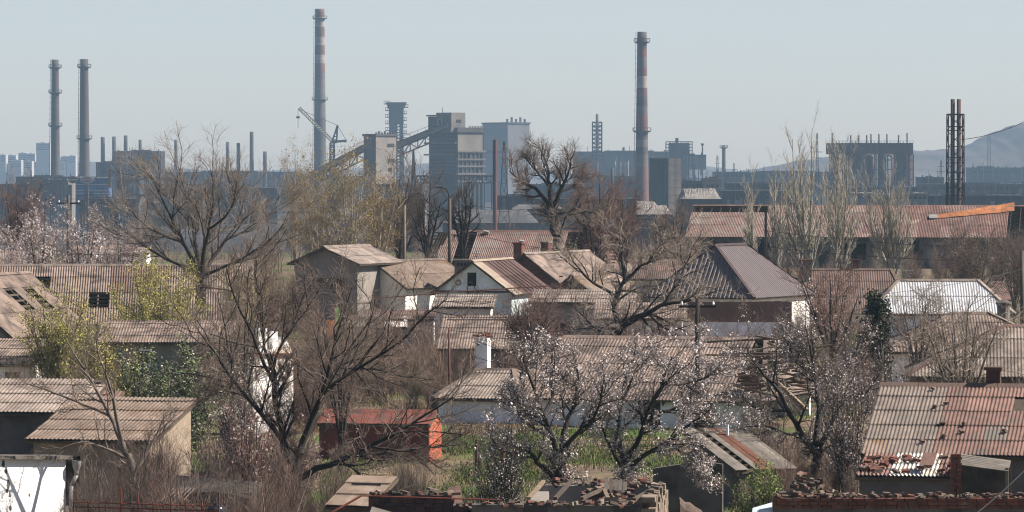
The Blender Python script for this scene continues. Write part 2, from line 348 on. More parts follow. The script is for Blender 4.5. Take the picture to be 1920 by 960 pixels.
def house(name, label, pos, yaw, L, W, eave, ridge, wallm='white', gablem=None, sheet=('asb', 1.1, 1.5, 8), roof='gable', ov=.35, ovx=.25,
          opens=None, deck=True, skipf=None, skipb=None, cat='house', back=True, base=None, smat_back=None, seed=1, prof='sine', drop=0.0, amp=.016, hipr=None, ridgecap='asb'):
    """pos: centre (x,y); ridge along local x, local -y is the front. eave / ridge: absolute heights. opens: dict side -> [(u0,u1,v0,v1,kind)] side in f r b l"""
    x, y = pos; b0 = gz(y) - .15 if base is None else base
    t = thing(name, label, cat, (x, y, b0), yaw); footprint(x, y, yaw, L, W)
    h = eave - b0; r = ridge - b0; hl, hw = L / 2, W / 2; opens = opens or {}
    mb = MB(); Uf = Vector((1, 0, 0))
    sides = {'f': ((-hl, -hw, 0), (1, 0, 0), L), 'r': ((hl, -hw, 0), (0, 1, 0), W), 'b': ((hl, hw, 0), (-1, 0, 0), L), 'l': ((-hl, hw, 0), (0, -1, 0), W)}
    gb = MB() if gablem else mb
    for s_, (O, U, wd) in sides.items():
        hh = h
        if roof == 'shed' and s_ == 'b': hh = r
        ops = [o for o in opens.get(s_, []) if o[3] <= hh]
        wall_face(mb, O, U, wd, hh, ops)
        for o in ops:
            if len(o) > 4 and o[4] != 'hole': window(t, O, U, o, glass=True, bars=1 if o[4] == 'win' else 0, fm='white_clean' if o[4] != 'dark' else 'wood')
        gop = [o for o in opens.get(s_, []) if o[3] > hh]
        if s_ in 'lr' and roof in ('gable', 'shed'):
            sx = -1 if s_ == 'l' else 1; xx = sx * hl
            if roof == 'gable':
                if gop:   # gable with an attic opening in its middle: split into strips
                    o = gop[0]; ya, yb, za, zb = o[0] - hw, o[1] - hw, o[2], o[3]
                    sg = -1 if s_ == 'l' else 1
                    zat = lambda yy: h + (r - h) * (1 - abs(yy) / hw)
                    pts = [[(-hw, h), (ya, h), (ya, zat(ya))], [(yb, h), (hw, h), (yb, zat(yb))], [(ya, h), (yb, h), (yb, za), (ya, za)]]
                    top = [(ya, zb), (yb, zb), (yb, zat(yb))] + ([(0, r)] if ya < 0 < yb else []) + [(ya, zat(ya))]
                    for pl in pts + [top]: gb.poly([(xx, sg * p[0], p[1]) for p in pl])
                else: gb.poly([(xx, -hw, h), (xx, hw, h), (xx, 0, r)] if sx > 0 else [(xx, hw, h), (xx, -hw, h), (xx, 0, r)])
            else: gb.poly([(xx, -hw, h), (xx, hw, h), (xx, hw, r)])
    mb.build('wall', wallm, t)
    if gablem:
        for sgn in (-1, 1):
            g_ = MB()
            for fc in gb.f:
                if gb.v[fc[0]][0] * sgn > 0: g_.poly([gb.v[i] for i in fc])
            bm = bmesh.new(); me_ = g_.mesh('gable', gablem); bm.from_mesh(me_); bmesh.ops.remove_doubles(bm, verts=bm.verts, dist=.001); bm.to_mesh(me_); bm.free()
            link(bpy.data.objects.new('gable', me_), t)
    sm, sw, sl, wv = sheet
    rp = MB(); planes = []
    if roof == 'gable' or roof == 'hip':
        sl_len = math.hypot(hw, r - h); sy, sz = hw / sl_len, (r - h) / sl_len
        full = sl_len + ov
        oz = h - ov * sz; oy = hw + ov * sy
        Lx = L + 2 * ovx
        hr = (hipr if hipr is not None else hw) + ovx if roof == 'hip' else 0
        fpoly = [(0, 0), (Lx, 0), (Lx - hr, full), (hr, full)]
        planes.append(('f', (-hl - ovx, -oy, oz), (1, 0, 0), (0, sy, sz), fpoly))
        if back: planes.append(('b', (hl + ovx, oy, oz), (-1, 0, 0), (0, -sy, sz), fpoly))
        if roof == 'hip':
            hrun = hr; s2 = math.hypot(hrun, r - oz); Wy = 2 * oy
            tri = [(0, 0), (Wy, 0), (Wy / 2, s2)]
            planes.append(('r', (hl + ovx, -oy, oz), (0, 1, 0), (-hrun / s2, 0, (r - oz) / s2), tri))
            planes.append(('l', (-hl - ovx, oy, oz), (0, -1, 0), (hrun / s2, 0, (r - oz) / s2), tri))
    elif roof == 'shed':
        sl_len = math.hypot(W, r - h); sy, sz = W / sl_len, (r - h) / sl_len; full = sl_len + 2 * ov; Lx = L + 2 * ovx
        planes.append(('f', (-hl - ovx, -hw - ov * sy, h - ov * sz), (1, 0, 0), (0, sy, sz), [(0, 0), (Lx, 0), (Lx, full), (0, full)]))
    th = .08
    for (pn, O, U, V, poly) in planes:
        O = Vector(O); U = Vector(U); V = Vector(V); N = U.cross(V)
        pts = [O + U * u + V * v - N * .01 for u, v in poly]
        if deck is True or (deck and pn not in deck): rp.slab(pts, th)
        else:
            Lx = poly[1][0]; full = poly[2][1]
            for k in range(int(Lx / .9) + 1):
                u = min(Lx - .1, .1 + k * .9); rp.bar(O + U * u - N * .12, O + U * u + V * full - N * .12, .07, .14)
    ro = rp.build('roof', 'wood', t)
    for (pn, O, U, V, poly) in planes:
        if not (deck is True or (deck and pn not in deck)):
            O_ = Vector(O); U_ = Vector(U); V_ = Vector(V); N_ = U_.cross(V_)
            k = 0; v = .1
            while v < poly[2][1]:
                MB().bar(O_ + U_ * .05 + V_ * v - N_ * .025, O_ + U_ * (poly[1][0] - .05) + V_ * v - N_ * .025, .05, .10).build('batten', 'wood', ro); v += .42
        sheets(ro, O, U, V, poly, sw, sl, wv, sm if pn != 'b' or not smat_back else smat_back, skip=skipf if pn == 'f' else (skipb if pn == 'b' else None), seed=seed + ord(pn), prof=prof, drop=drop if pn == 'f' else 0, amp=amp)
    if roof in ('gable', 'hip') and ridgecap:
        a = hl + ovx - (hr if roof == 'hip' else 0); c = MB()
        n_ = max(2, int(2 * a / 1.1))
        for k in range(n_):
            x0 = -a + 2 * a * k / n_; x1 = -a + 2 * a * (k + 1) / n_ - .02
            c.extrude([(x0, -.17, r - .02 + .0), (x0, 0, r + .10), (x0, .17, r - .02)], (x1 - x0, 0, 0))
        c.build('ridge_cap', ridgecap, ro)
        if roof == 'hip':
            for sx in (-1, 1):
                for sy_ in (-1, 1):
                    MB().bar((sx * a, 0, r + .06), (sx * (hl + ovx), sy_ * oy, oz + .07), .2, .07).build('hip_cap', ridgecap, ro)
    return t
def chimney_stack(t, x, y, z0, z1, w=.5, d=.5, m='brick', cap='concrete', pots=True):
    """a chimney as a part of house t (local coordinates)"""
    c = MB().bx(x - w / 2, x + w / 2, y - d / 2, y + d / 2, z0, z1 - .1)
    o = c.build('chimney', m, t)
    MB().bx(x - w / 2 - .06, x + w / 2 + .06, y - d / 2 - .06, y + d / 2 + .06, z1 - .1, z1).build('cap', cap, o)
    return o
def centre(px, D, yaw, L, W):     # front left corner seen at column px, distance D -> house centre
    c, s = math.cos(yaw), math.sin(yaw)
    return (X(px, D) + c * L / 2 - s * W / 2, D + s * L / 2 + c * W / 2)
def gable_centre(px, D, yaw, L):  # middle of the -x gable seen at px, D
    return (X(px, D) + math.cos(yaw) * L / 2, D + math.sin(yaw) * L / 2)

# ================================================================ ground, hills
def build_ground():
    ys = [-150, 0, 60, 100, 120, 140, 150, 160, 168, 190, 220, 250, 275, 300, 340, 400, 480, 520, 580, 650, 720, 800, 900, 1000, 1300, 1700, 2200, 3000, 4000, 4600, 5100]
    ys2 = []
    for a, b in zip(ys, ys[1:]):
        k = max(1, int((b - a) / 4)) if b <= 320 and a >= 60 else 1
        ys2 += [a + (b - a) * i / k for i in range(k)]
    ys2.append(5100)
    vs = []; fs = []; rg = random.Random(3)
    xn = [-2400, -900, -400, -200, -100, -60] + [-52 + 4 * i for i in range(27)] + [60, 100, 200, 400, 900, 2400]
    for y in ys2:
        for x in xn:
            near = 60 < y < 320 and abs(x) < 60
            vs.append((x, y, gz(y) + (rg.uniform(-.10, .10) if near else 0)))
    n = len(xn)
    for j in range(len(ys2) - 1):
        for i in range(n - 1): fs.append((j * n + i, j * n + i + 1, (j + 1) * n + i + 1, (j + 1) * n + i))
    mb = MB(); mb.v = vs; mb.f = fs
    m = bpy.data.materials.new('ground'); m.use_nodes = True; nd = m.node_tree.nodes; l = m.node_tree.links; b = nd['Principled BSDF']
    b.inputs['Roughness'].default_value = .95; b.inputs['Specular IOR Level'].default_value = .1
    g = nd.new('ShaderNodeNewGeometry')
    def noise(sc, det=6):
        z = nd.new('ShaderNodeTexNoise'); z.inputs['Scale'].default_value = sc; z.inputs['Detail'].default_value = det; l.new(g.outputs['Position'], z.inputs[0]); return z.outputs[0]
    def ramp(fac, p0, c0, p1, c1):
        r = nd.new('ShaderNodeValToRGB'); e = r.color_ramp.elements; e[0].position = p0; e[0].color = (*c0, 1); e[1].position = p1; e[1].color = (*c1, 1); l.new(fac, r.inputs[0]); return r.outputs[0]
    def mix(f, a, c):
        x = nd.new('ShaderNodeMixRGB'); l.new(f, x.inputs[0]); l.new(a, x.inputs[1]); l.new(c, x.inputs[2]); return x.outputs[0]
    soil = ramp(noise(1.3), .35, (.16, .118, .086), .68, (.085, .063, .048))
    dry = ramp(noise(2.5), .35, (.165, .125, .075), .7, (.1, .075, .046))
    green = ramp(noise(3.0), .35, (.075, .105, .026), .7, (.045, .066, .018))
    c = mix(ramp(noise(.22), .42, (0, 0, 0), .58, (1, 1, 1)), soil, dry)
    c = mix(ramp(noise(.13), .50, (0, 0, 0), .58, (1, 1, 1)), c, green)
    slag = ramp(noise(.02), .4, (.022, .02, .02), .66, (.045, .04, .038))
    sp = nd.new('ShaderNodeSeparateXYZ'); l.new(g.outputs['Position'], sp.inputs[0])
    mr = nd.new('ShaderNodeMapRange'); mr.inputs[1].default_value = 430; mr.inputs[2].default_value = 560; l.new(sp.outputs[1], mr.inputs[0])
    c = mix(mr.outputs[0], c, slag)
    l.new(c, b.inputs['Base Color'])
    bp = nd.new('ShaderNodeBump'); bp.inputs['Distance'].default_value = .08; bp.inputs['Strength'].default_value = .8; l.new(noise(2.2), bp.inputs['Height']); l.new(bp.outputs[0], b.inputs['Normal'])
    o = mb.build('ground', m, None, smooth=True); tag(o, kind='structure')
build_ground()

def vnoise(x, y, seed=0):
    def h(i, j): return ((math.sin(i * 127.1 + j * 311.7 + seed * 74.7) * 43758.5453) % 1.0)
    i, j = math.floor(x), math.floor(y); fx, fy = x - i, y - j; fx = fx * fx * (3 - 2 * fx); fy = fy * fy * (3 - 2 * fy)
    return (h(i, j) * (1 - fx) + h(i + 1, j) * fx) * (1 - fy) + (h(i, j + 1) * (1 - fx) + h(i + 1, j + 1) * fx) * fy
def hill(name, prof, D, depth, nx=150, ny=26, rough=.2, m='hill', seed=1):
    """prof: skyline as (px, py) at distance D"""
    pts = [(X(px, D), Z(py, D)) for px, py in prof]; x0, x1 = pts[0][0], pts[-1][0]; mb = MB()
    def top(x):
        for (a, za), (b, zb) in zip(pts, pts[1:]):
            if a <= x <= b: return za + (zb - za) * (x - a) / (b - a)
        return -10
    for j in range(ny + 1):
        k = j / ny                      # 0 at the foot nearest the camera, 1 at the far foot
        f = math.sin(min(1, k / .55) * math.pi / 2) if k < .55 else math.cos((k - .55) / .45 * math.pi / 2)
        f = f ** 1.15 if f > 0 else 0
        for i in range(nx + 1):
            x = x0 + (x1 - x0) * i / nx; h = top(x) + 10.2
            e = vnoise(x / 42, 3.1 + k * 2, seed) * .5 + vnoise(x / 13, k * 6, seed + 5) * .35 + vnoise(x / 5, k * 11, seed + 9) * .3
            z = -10.3 + h * f * (1 - rough * 2.6 * e * (1 - f * .72)) if f > 0 else -10.3
            mb.v.append((x, D + depth * (k - .55), z))
    n = nx + 1
    for j in range(ny):
        for i in range(nx): mb.f.append((j * n + i, j * n + i + 1, (j + 1) * n + i + 1, (j + 1) * n + i))
    o = mb.build(name, m, None, smooth=True); tag(o, kind='structure'); return o
hill('hill', [(1300, 330), (1420, 312), (1500, 296), (1560, 285), (1620, 268), (1690, 268), (1740, 272), (1800, 270), (1830, 258), (1860, 244), (1890, 232), (1925, 219), (1990, 200), (2080, 215), (2160, 300)], 3600, 900, seed=2)
hill('hill', [(1230, 318), (1330, 308), (1390, 318), (1440, 316), (1500, 318), (1560, 335)], 4300, 400, 50, seed=4)
hill('hill', [(-250, 300), (-60, 296), (0, 291), (40, 287), (80, 292), (140, 298), (200, 300), (300, 312), (420, 318), (520, 316), (700, 312), (800, 300), (860, 306), (960, 312), (1060, 322), (1200, 322)], 4500, 500, 80, seed=6)

# ================================================================ the steel works
class FT:
    """a factory thing: root Empty at its base, pixel measurements turned into metres at its own distance"""
    def __init__(s, name, label, cat, px, D, group=None, rz=0.0, py=None):
        s.D = D; s.o = Vector((X(px, D), D, gz(D))); s.t = thing(name, label, cat, s.o, rz, group); s.px = px
    def x(s, px): return X(px, s.D) - s.o.x
    def z(s, py): return Z(py, s.D) - s.o.z
    def w(s, p): return p * s.D / FP
    def box(s, name, m, px0, px1, py0, py1, y0=0, dep=10, parent=None):
        z0 = s.z(py1) if py1 is not None else 0
        return MB().bx(s.x(px0), s.x(px1), y0, y0 + dep, z0, s.z(py0)).build(name, m, parent or s.t)

def stack(name, label, px, top, D, wt, wb, bands, plats=(), group=None, n=28, m='f_chim', ladder=True):
    f = FT(name, label, 'chimney', px, D, group); zt = f.z(top); rt = f.w(wt) / 2; rb = f.w(wb) / 2
    rad = lambda z: rb + (rt - rb) * (z / zt)
    cuts = [(0, m)] + [(f.z(py), mm) for py, mm in bands]; cuts = [(max(0, z), mm) for z, mm in cuts] + [(zt, None)]
    first = True
    for (z0, mm), (z1, _) in zip(cuts, cuts[1:]):
        if z1 - z0 < .05: continue
        k = max(2, int((z1 - z0) / 4)); prof = [(rad(z0 + (z1 - z0) * i / k), z0 + (z1 - z0) * i / k) for i in range(k + 1)]
        if z1 == zt: prof += [(rt * .8, zt), (rt * .8, zt - 2)]
        MB().lathe(prof, n=n).build('shaft' if first else 'band', mm, f.t, smooth=True); first = False
    for py in plats:
        z = f.z(py); r = rad(z); p = MB()
        p.lathe([(r * 1.01, z - .6), (r + 1.2, z - .1), (r + 1.2, z + .12), (r * 1.0, z + .12)], n=n)
        p.lathe([(r + 1.15, z + 1.2), (r + 1.25, z + 1.2), (r + 1.25, z + 1.35), (r + 1.15, z + 1.35), (r + 1.15, z + 1.2)], n=n)
        for i in range(14):
            a = 6.28318 * i / 14; p.bar(((r + 1.2) * math.cos(a), (r + 1.2) * math.sin(a), z), ((r + 1.2) * math.cos(a), (r + 1.2) * math.sin(a), z + 1.3), .12)
        p.build('platform', 'f_steel', f.t)
    if ladder:
        p = MB()
        for sx in (-.35, .35): p.bar((-rb - .5, sx, 0), (-rt - .5, sx, zt), .14)
        k = int(zt / 2.5)
        for i in range(k):
            z = i * 2.5; p.bar((-rad(z) - .5, -.35, z), (-rad(z) - .5, .35, z), .1); p.bar((-rad(z), 0, z), (-rad(z) - .9, 0, z), .1)
        p.build('ladder', 'f_steel', f.t)
    return f
stack('brick_chimney', 'tall dark plain chimney at far left, the left one of two', 104, 112, 1900, 13.5, 19, [], (127, 174, 236), m='f_chimdark')
stack('brick_chimney', 'tall grey plain chimney at left, the right one of two', 158.5, 111, 1850, 15, 22, [], (126, 260), m='f_chimdark')
stack('concrete_chimney', 'tallest concrete chimney with red and white bands at its top', 600, 17, 2100, 17.5, 25,
      [(136, 'f_red'), (119, 'f_white'), (102, 'f_red'), (85, 'f_white'), (69, 'f_red'), (51, 'f_white'), (34, 'f_red')][0:0] + [(137, 'f_red'), (119, 'f_white'), (103, 'f_red'), (85, 'f_white'), (69, 'f_red'), (51, 'f_white'), (33, 'f_red')], (35, 187))
stack('brick_chimney', 'tall faded red and white banded chimney right of centre with a sooty tip', 1203.5, 60, 1600, 17.5, 27,
      [(350, 'f_red'), (312, 'f_chim'), (290, 'f_chimdark'), (276, 'f_chim'), (262, 'f_chimdark'), (246, 'f_rustred'), (215, 'f_chim'), (200, 'f_chimdark'), (181, 'f_red'), (165, 'f_white'), (143, 'f_rustred'), (128, 'f_chim'), (108, 'f_rustred'), (92, 'f_chimdark')], (79, 246), m='f_red')
small = [(193, 257, 2300, 7.5, 9, 'short grey chimney just right of the two tall chimneys'), (214, 256, 2300, 7, 9, 'second short chimney right of the two tall ones'),
         (236, 254, 2280, 7, 9, 'third short chimney, above the dark roof at left'), (263, 262, 2350, 6, 7, 'short chimney showing through the top of the big bare tree'),
         (330, 262, 2350, 6, 7, 'short chimney in the middle of the big bare tree'), (447, 268, 2250, 6.5, 7.5, 'short chimney just right of the big bare tree'),
         (472, 247, 2250, 7, 9, 'slim chimney standing clear right of the big bare tree'), (497, 284, 2250, 7, 9, 'stubby chimney left of the ochre birches'),
         (427, 266, 2300, 6, 7, 'short chimney behind the right edge of the big bare tree'), (1148, 315, 1300, 5.5, 6, 'thin dark pipe chimney left of the faded banded chimney'),
         (1357, 273, 2300, 6.5, 8, 'slim grey chimney with a wide cap near the slag hill')]
for px, top, D, a, b, lb in small: stack('small_chimney', lb, px, top, D, a, b, [], (top + 4,) if px == 1357 else (), 'short chimneys of the works', n=14, m='f_grey', ladder=False)

def corner_block(name, label, px, D, th, wl, wr, top, cat='building'):
    """block seen on its near vertical edge at px: left face wl px wide, right face wr px wide"""
    f = FT(name, label, cat, px, D, rz=R(th)); f.a = f.w(wr) / math.cos(R(th)); f.b = f.w(wl) / math.sin(R(th)); f.h = f.z(top); return f
# --- ore bunker block with its conveyor
f = corner_block('bunker_block', 'big sooty concrete bunker block at the top end of the inclined conveyor', 858, 1700, 40, 57, 49, 248)
a, b, h = f.a, f.b, f.h
za, zb = f.z(284), f.z(326)
MB().bx(0.6, a, 0.6, b, 0, h).build('wall', 'f_dark', f.t)  # soot and the left face's shade both put into this near-black
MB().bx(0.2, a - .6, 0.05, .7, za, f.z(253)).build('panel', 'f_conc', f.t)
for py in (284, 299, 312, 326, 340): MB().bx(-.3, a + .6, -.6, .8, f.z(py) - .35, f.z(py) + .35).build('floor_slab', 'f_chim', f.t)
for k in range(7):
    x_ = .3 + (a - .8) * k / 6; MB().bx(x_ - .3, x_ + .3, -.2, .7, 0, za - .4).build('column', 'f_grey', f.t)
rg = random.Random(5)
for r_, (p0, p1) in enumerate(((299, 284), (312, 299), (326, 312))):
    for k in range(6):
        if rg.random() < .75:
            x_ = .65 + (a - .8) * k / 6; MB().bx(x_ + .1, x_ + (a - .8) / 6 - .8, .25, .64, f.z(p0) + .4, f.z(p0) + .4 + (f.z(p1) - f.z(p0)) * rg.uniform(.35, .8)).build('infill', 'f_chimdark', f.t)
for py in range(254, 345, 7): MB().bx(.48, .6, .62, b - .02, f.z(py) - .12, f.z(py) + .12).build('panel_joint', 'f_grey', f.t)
for py in (268, 290): MB().bx(-.9, .6, .5, b + 1.5, f.z(py) - .3, f.z(py) + .3).build('ledge', 'f_conc', f.t)
MB().bx(a * .02, a * .98, .3, b * .55, h, f.z(239)).build('parapet', 'f_grey', f.t)
ph = MB().bx(-1.5, a * .42, -.2 + b * .12, b * .62, h - .1, f.z(211)).build('penthouse', 'f_conc', f.t)
MB().bx(-.6, a * .02, b * .3, b * .95, h - .1, f.z(218)).build('head_house', 'f_grey', f.t)
MB().bx(-1, a * .1, b * .28, b * .99, f.z(217.5), f.z(215)).build('roof', 'f_steel', f.t)
for k in range(3): MB().bx(-1.56, -1.5, b * (.2 + .13 * k), b * (.27 + .13 * k), f.z(232), f.z(225)).build('window', 'dark', f.t)
MB().bx(a * .06, a * .26, -.26 + b * .12, -.21 + b * .12, f.z(230), f.z(224)).build('window', 'dark', f.t)
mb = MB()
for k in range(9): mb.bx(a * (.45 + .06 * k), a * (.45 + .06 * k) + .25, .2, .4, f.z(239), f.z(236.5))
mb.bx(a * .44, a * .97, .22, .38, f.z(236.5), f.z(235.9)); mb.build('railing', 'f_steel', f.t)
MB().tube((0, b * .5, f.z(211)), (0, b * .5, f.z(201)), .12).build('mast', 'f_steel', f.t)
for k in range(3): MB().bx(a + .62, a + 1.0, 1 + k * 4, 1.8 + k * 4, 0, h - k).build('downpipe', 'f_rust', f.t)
f2 = corner_block('transfer_tower', 'pale concrete transfer tower at the lower end of the inclined conveyor', 705, 1640, 45, 24, 37, 255)
a, b, h = f2.a, f2.b, f2.h
MB().bx(0, a, 0, b, 0, h).build('wall', 'f_conc_pale', f2.t); MB().bx(-.4, a + .4, -.4, b + .4, h, h + .8).build('roof', 'f_grey', f2.t)
MB().bx(-.08, .02, .1, b - .1, f2.z(330), h - .05).build('shaded_face', 'f_grey', f2.t)  # shade of the left face, put on as a darker sheet
for k, (u, py) in enumerate(((.55, 272), (.72, 272), (.6, 301), (.75, 301), (.6, 318))):
    MB().bx(a * u, a * u + 1.9, -.06, .05, f2.z(py + 4), f2.z(py - 3)).build('window', 'dark', f2.t)
for k in range(7): MB().bx(a * k / 7 + .4, a * k / 7 + 1.0, .2, .8, h + .8, h + 1.4 + .5 * (k % 2)).build('vent', 'f_grey', f2.t)
def conveyor(label, p0, p1, D, hgt, m='f_rust', legs=()):
    g = FT('conveyor_gallery', label, 'conveyor', (p0[0] + p1[0]) / 2, D)
    A = Vector((g.x(p0[0]), 0, g.z(p0[1]))); B = Vector((g.x(p1[0]), 0, g.z(p1[1])))
    up = Vector((0, 0, 1)); w_ = 4.0
    roofm = MB().extrude([A + Vector((0, -w_ / 2, 0)), A + Vector((0, w_ / 2, 0)), A + Vector((0, w_ / 2, -hgt)), A + Vector((0, -w_ / 2, -hgt))], B - A)
    roofm.build('gallery', 'f_conc', g.t)
    MB().extrude([A + Vector((0, -w_ / 2 - .4, .5)), A + Vector((0, w_ / 2 + .4, .5)), A + Vector((0, w_ / 2 + .4, .05)), A + Vector((0, -w_ / 2 - .4, .05))], B - A).build('roof', m, g.t)
    tr = MB(); n = max(4, int((B - A).length / 3.2))
    for yy in (-w_ / 2 - .1, w_ / 2 + .1):
        truss(tr, A + Vector((0, yy, -hgt - 3.2)), B + Vector((0, yy, -hgt - 3.2)), 3.0, n, .5)
    tr.build('truss', m, g.t)
    hr = MB(); hr.bar(A + up * 1.8, B + up * 1.8, .12)
    for k in range(n + 1): q = A.lerp(B, k / n); hr.bar(q + up * .5, q + up * 1.8, .1)
    hr.build('handrail', 'f_steel', g.t)
    for px in legs:
        k = (px - p0[0]) / (p1[0] - p0[0]); q = A.lerp(B, k); lg = MB()
        for yy in (-2, 2): lg.bar((q.x - 1, yy, 0), (q.x, yy, q.z - hgt - 3.2), .7); lg.bar((q.x + 1.6, yy, 0), (q.x, yy, q.z - hgt - 3.2), .7)
        lg.build('leg', m, g.t)
    return g
conveyor('inclined conveyor gallery on a truss rising to the sooty bunker block', (741, 270), (840, 230), 1688, 2.0, legs=(775,))
conveyor('conveyor gallery sloping down to the left of the pale transfer tower', (584, 324), (684, 272), 1655, 2.2, m='f_grey', legs=(640,))
# --- blast furnace top tower
g = FT('furnace_tower', 'hazy steel furnace tower with a flared platform top behind the conveyor', 'tower', 743, 2500)
mb = MB(); w_ = g.w(28); lattice(mb, (0, 0), w_ * 1.0, w_ * .8, 0, g.z(232), 9, 1.1); mb.build('frame', 'f_grey', g.t)
MB().bx(-w_ * .33, w_ * .08, -w_ * .3, w_ * .3, 0, g.z(228)).build('shaft', 'f_grey', g.t); MB().bx(w_ * .22, w_ * .4, -w_ * .3, w_ * .3, 0, g.z(230)).build('shaft', 'f_grey', g.t)
W2 = g.w(39) / 2; zt = g.z(192); zm = g.z(205)
MB().add([(-W2, -W2, zt), (W2, -W2, zt), (W2, W2, zt), (-W2, W2, zt), (-W2 * .72, -W2 * .7, zm), (W2 * .72, -W2 * .7, zm), (W2 * .72, W2 * .7, zm), (-W2 * .72, W2 * .7, zm)],
         [(0, 1, 2, 3), (7, 6, 5, 4), (0, 4, 5, 1), (1, 5, 6, 2), (2, 6, 7, 3), (3, 7, 4, 0)]).build('crown', 'f_grey', g.t)
MB().bx(-W2 * .7, W2 * .7, -W2 * .6, W2 * .6, g.z(232), zm + .1).build('upper_works', 'f_grey', g.t)
rg = random.Random(9)
for k in range(12):
    py = 196 + k * 6.2; sx = (-1, 1)[k % 2]; x0 = W2 * (.95 if py < 206 else .8)
    p = MB(); p.bx(min(sx * x0 * .5, sx * (x0 + 1.4)), max(sx * x0 * .5, sx * (x0 + 1.4)), -W2 * .8, -W2 * .2, g.z(py), g.z(py) + .5)
    for q in range(4): xx = sx * (x0 * .6 + q * (x0 * .4 + 1.2) / 3); p.bx(xx - .12, xx + .12, -W2 * .8, -W2 * .75, g.z(py) + .5, g.z(py) + 1.9)
    p.bx(min(sx * x0 * .6, sx * (x0 + 1.4)), max(sx * x0 * .6, sx * (x0 + 1.4)), -W2 * .8, -W2 * .75, g.z(py) + 1.8, g.z(py) + 2.1)
    p.build('platform', 'f_grey', g.t)
# --- tall hazy hall and other halls
def hall(name, label, px0, px1, top, D, dep, m, vents=0, bays=0, py1=None, winrow=None, ventm='f_grey', group=None, roofm='f_grey'):
    f = FT(name, label, 'building', (px0 + px1) / 2, D, group)
    f.box('wall', m, px0, px1, top + 1.2, py1, 0, dep); f.box('roof', roofm, px0 - .7, px1 + .7, top, top + 1.2, -.8, dep + 1.6)
    rg = random.Random(int(px0) + 1)
    for k in range(vents):
        p = px0 + (px1 - px0) * (k + .5) / vents + rg.uniform(-1, 1); f.box('vent', ventm, p - .8, p + .8, top - rg.uniform(2, 5), top, dep * .4, 2)
    for k in range(bays):
        p = px0 + (px1 - px0) * (k + .5) / bays; f.box('pilaster', m, p - .4, p + .4, top + 1.3, py1 if py1 else None, -.5, .5) if False else MB().bx(f.x(p - .4), f.x(p + .4), -.5, .02, 0, f.z(top + 1.3)).build('pilaster', m, f.t)
    if ventm == 'f_grey' and D > 1000:      # patched cladding, downpipes and a roof lantern
        wpx = px1 - px0; pz0, pz1 = 0.3, f.z(top + 2)
        for k in range(max(3, int(wpx / 9))):
            p = rg.uniform(px0 + 1, px1 - 6); q0 = rg.uniform(pz0, pz1 * .7); hh = rg.uniform(.12, .4) * pz1
            MB().bx(f.x(p), f.x(p + rg.uniform(3, 8)), -.62 - .01 * k, -.52, q0, min(pz1, q0 + hh)).build('cladding_patch', rg.choice(('f_grey', 'f_rust', 'f_chim', 'f_dark', 'f_conc')), f.t)
        for k in range(max(2, int(wpx / 22))):
            p = rg.uniform(px0 + 2, px1 - 2); MB().tube((f.x(p), -.9, 0), (f.x(p), -.9, pz1 + rg.uniform(-1, 4)), f.w(.45), f.w(.45), 8).build('pipe', rg.choice(('f_steel', 'f_rust', 'f_chim')), f.t)
        p = rg.uniform(px0 + wpx * .1, px0 + wpx * .4); f.box('roof_lantern', 'f_steel', p, p + wpx * rg.uniform(.25, .5), top - rg.uniform(1.5, 3), top, dep * .3, dep * .3)
    if winrow:
        for (pa, pb, n_, ya, yb) in winrow:
            for k in range(n_):
                p = pa + (pb - pa) * (k + .15) / n_; p2 = pa + (pb - pa) * (k + .8) / n_
                MB().bx(f.x(p), f.x(p2), -.12, .05, f.z(yb), f.z(ya)).build('window', 'dark', f.t)
    return f
f = corner_block('works_hall', 'huge hazy grey hall behind the sooty bunker block', 952, 2600, 35, 48, 41, 232)
MB().bx(0, f.a, 0, f.b, 0, f.h).build('wall', 'f_pale', f.t); MB().bx(-.5, f.a + .5, -.5, f.b + .5, f.h, f.h + .9).build('roof', 'f_grey', f.t)
for k in range(5): MB().bx(f.a * (.1 + .2 * k), f.a * (.1 + .2 * k) + 1, 3, 4, f.h + .9, f.h + 3 + (k % 2)).build('vent', 'f_grey', f.t)
MB().bx(-.25, .02, 1, f.b - 1, f.h * .62, f.h * .66).build('wall_band', 'f_grey', f.t)
f = hall('works_hall', 'long hazy hall behind the faded banded chimney', 1075, 1262, 284, 2500, 40, 'f_grey', vents=7, bays=10)
for px in (1153, 1163, 1172, 1177): MB().lathe([(f.w(1.6), 0), (f.w(1.6), f.z(300 + (px % 3) * 2))], (f.x(px), -3, 0), 10).build('pipe', 'f_white', f.t, smooth=True)
f.box('roof_house', 'f_grey', 1168, 1172, 276, 284, 10, 6); f.box('broken_wall', 'f_conc', 1118, 1127, 288, 300, -2.5, 2)
f = FT('lattice_chimney', 'slender hazy chimney inside a steel lattice frame', 'chimney', 1119.5, 2300)
MB().lathe([(f.w(3), 0), (f.w(2.6), f.z(214)), (f.w(2), f.z(214))], n=12).build('shaft', 'f_grey', f.t, smooth=True)
mb = MB(); lattice(mb, (0, 0), f.w(17), f.w(17), f.z(300), f.z(229), 9, .7); mb.build('frame', 'f_steel', f.t)
f = FT('scaffold_block', 'hazy reddish block caged in scaffolding with a chimney in front', 'building', 1275, 2250)
f.box('wall', 'f_rust', 1255, 1293, 268, None, 0, 14); f.box('chimney', 'f_grey', 1266, 1271.5, 259, None, -4, 3.6)
mb = MB()
for k in range(8):
    px = 1250 + 48 * k / 7
    for yy in (-2, 16): mb.bx(f.x(px) - .15, f.x(px) + .15, yy, yy + .3, f.z(330), f.z(266))
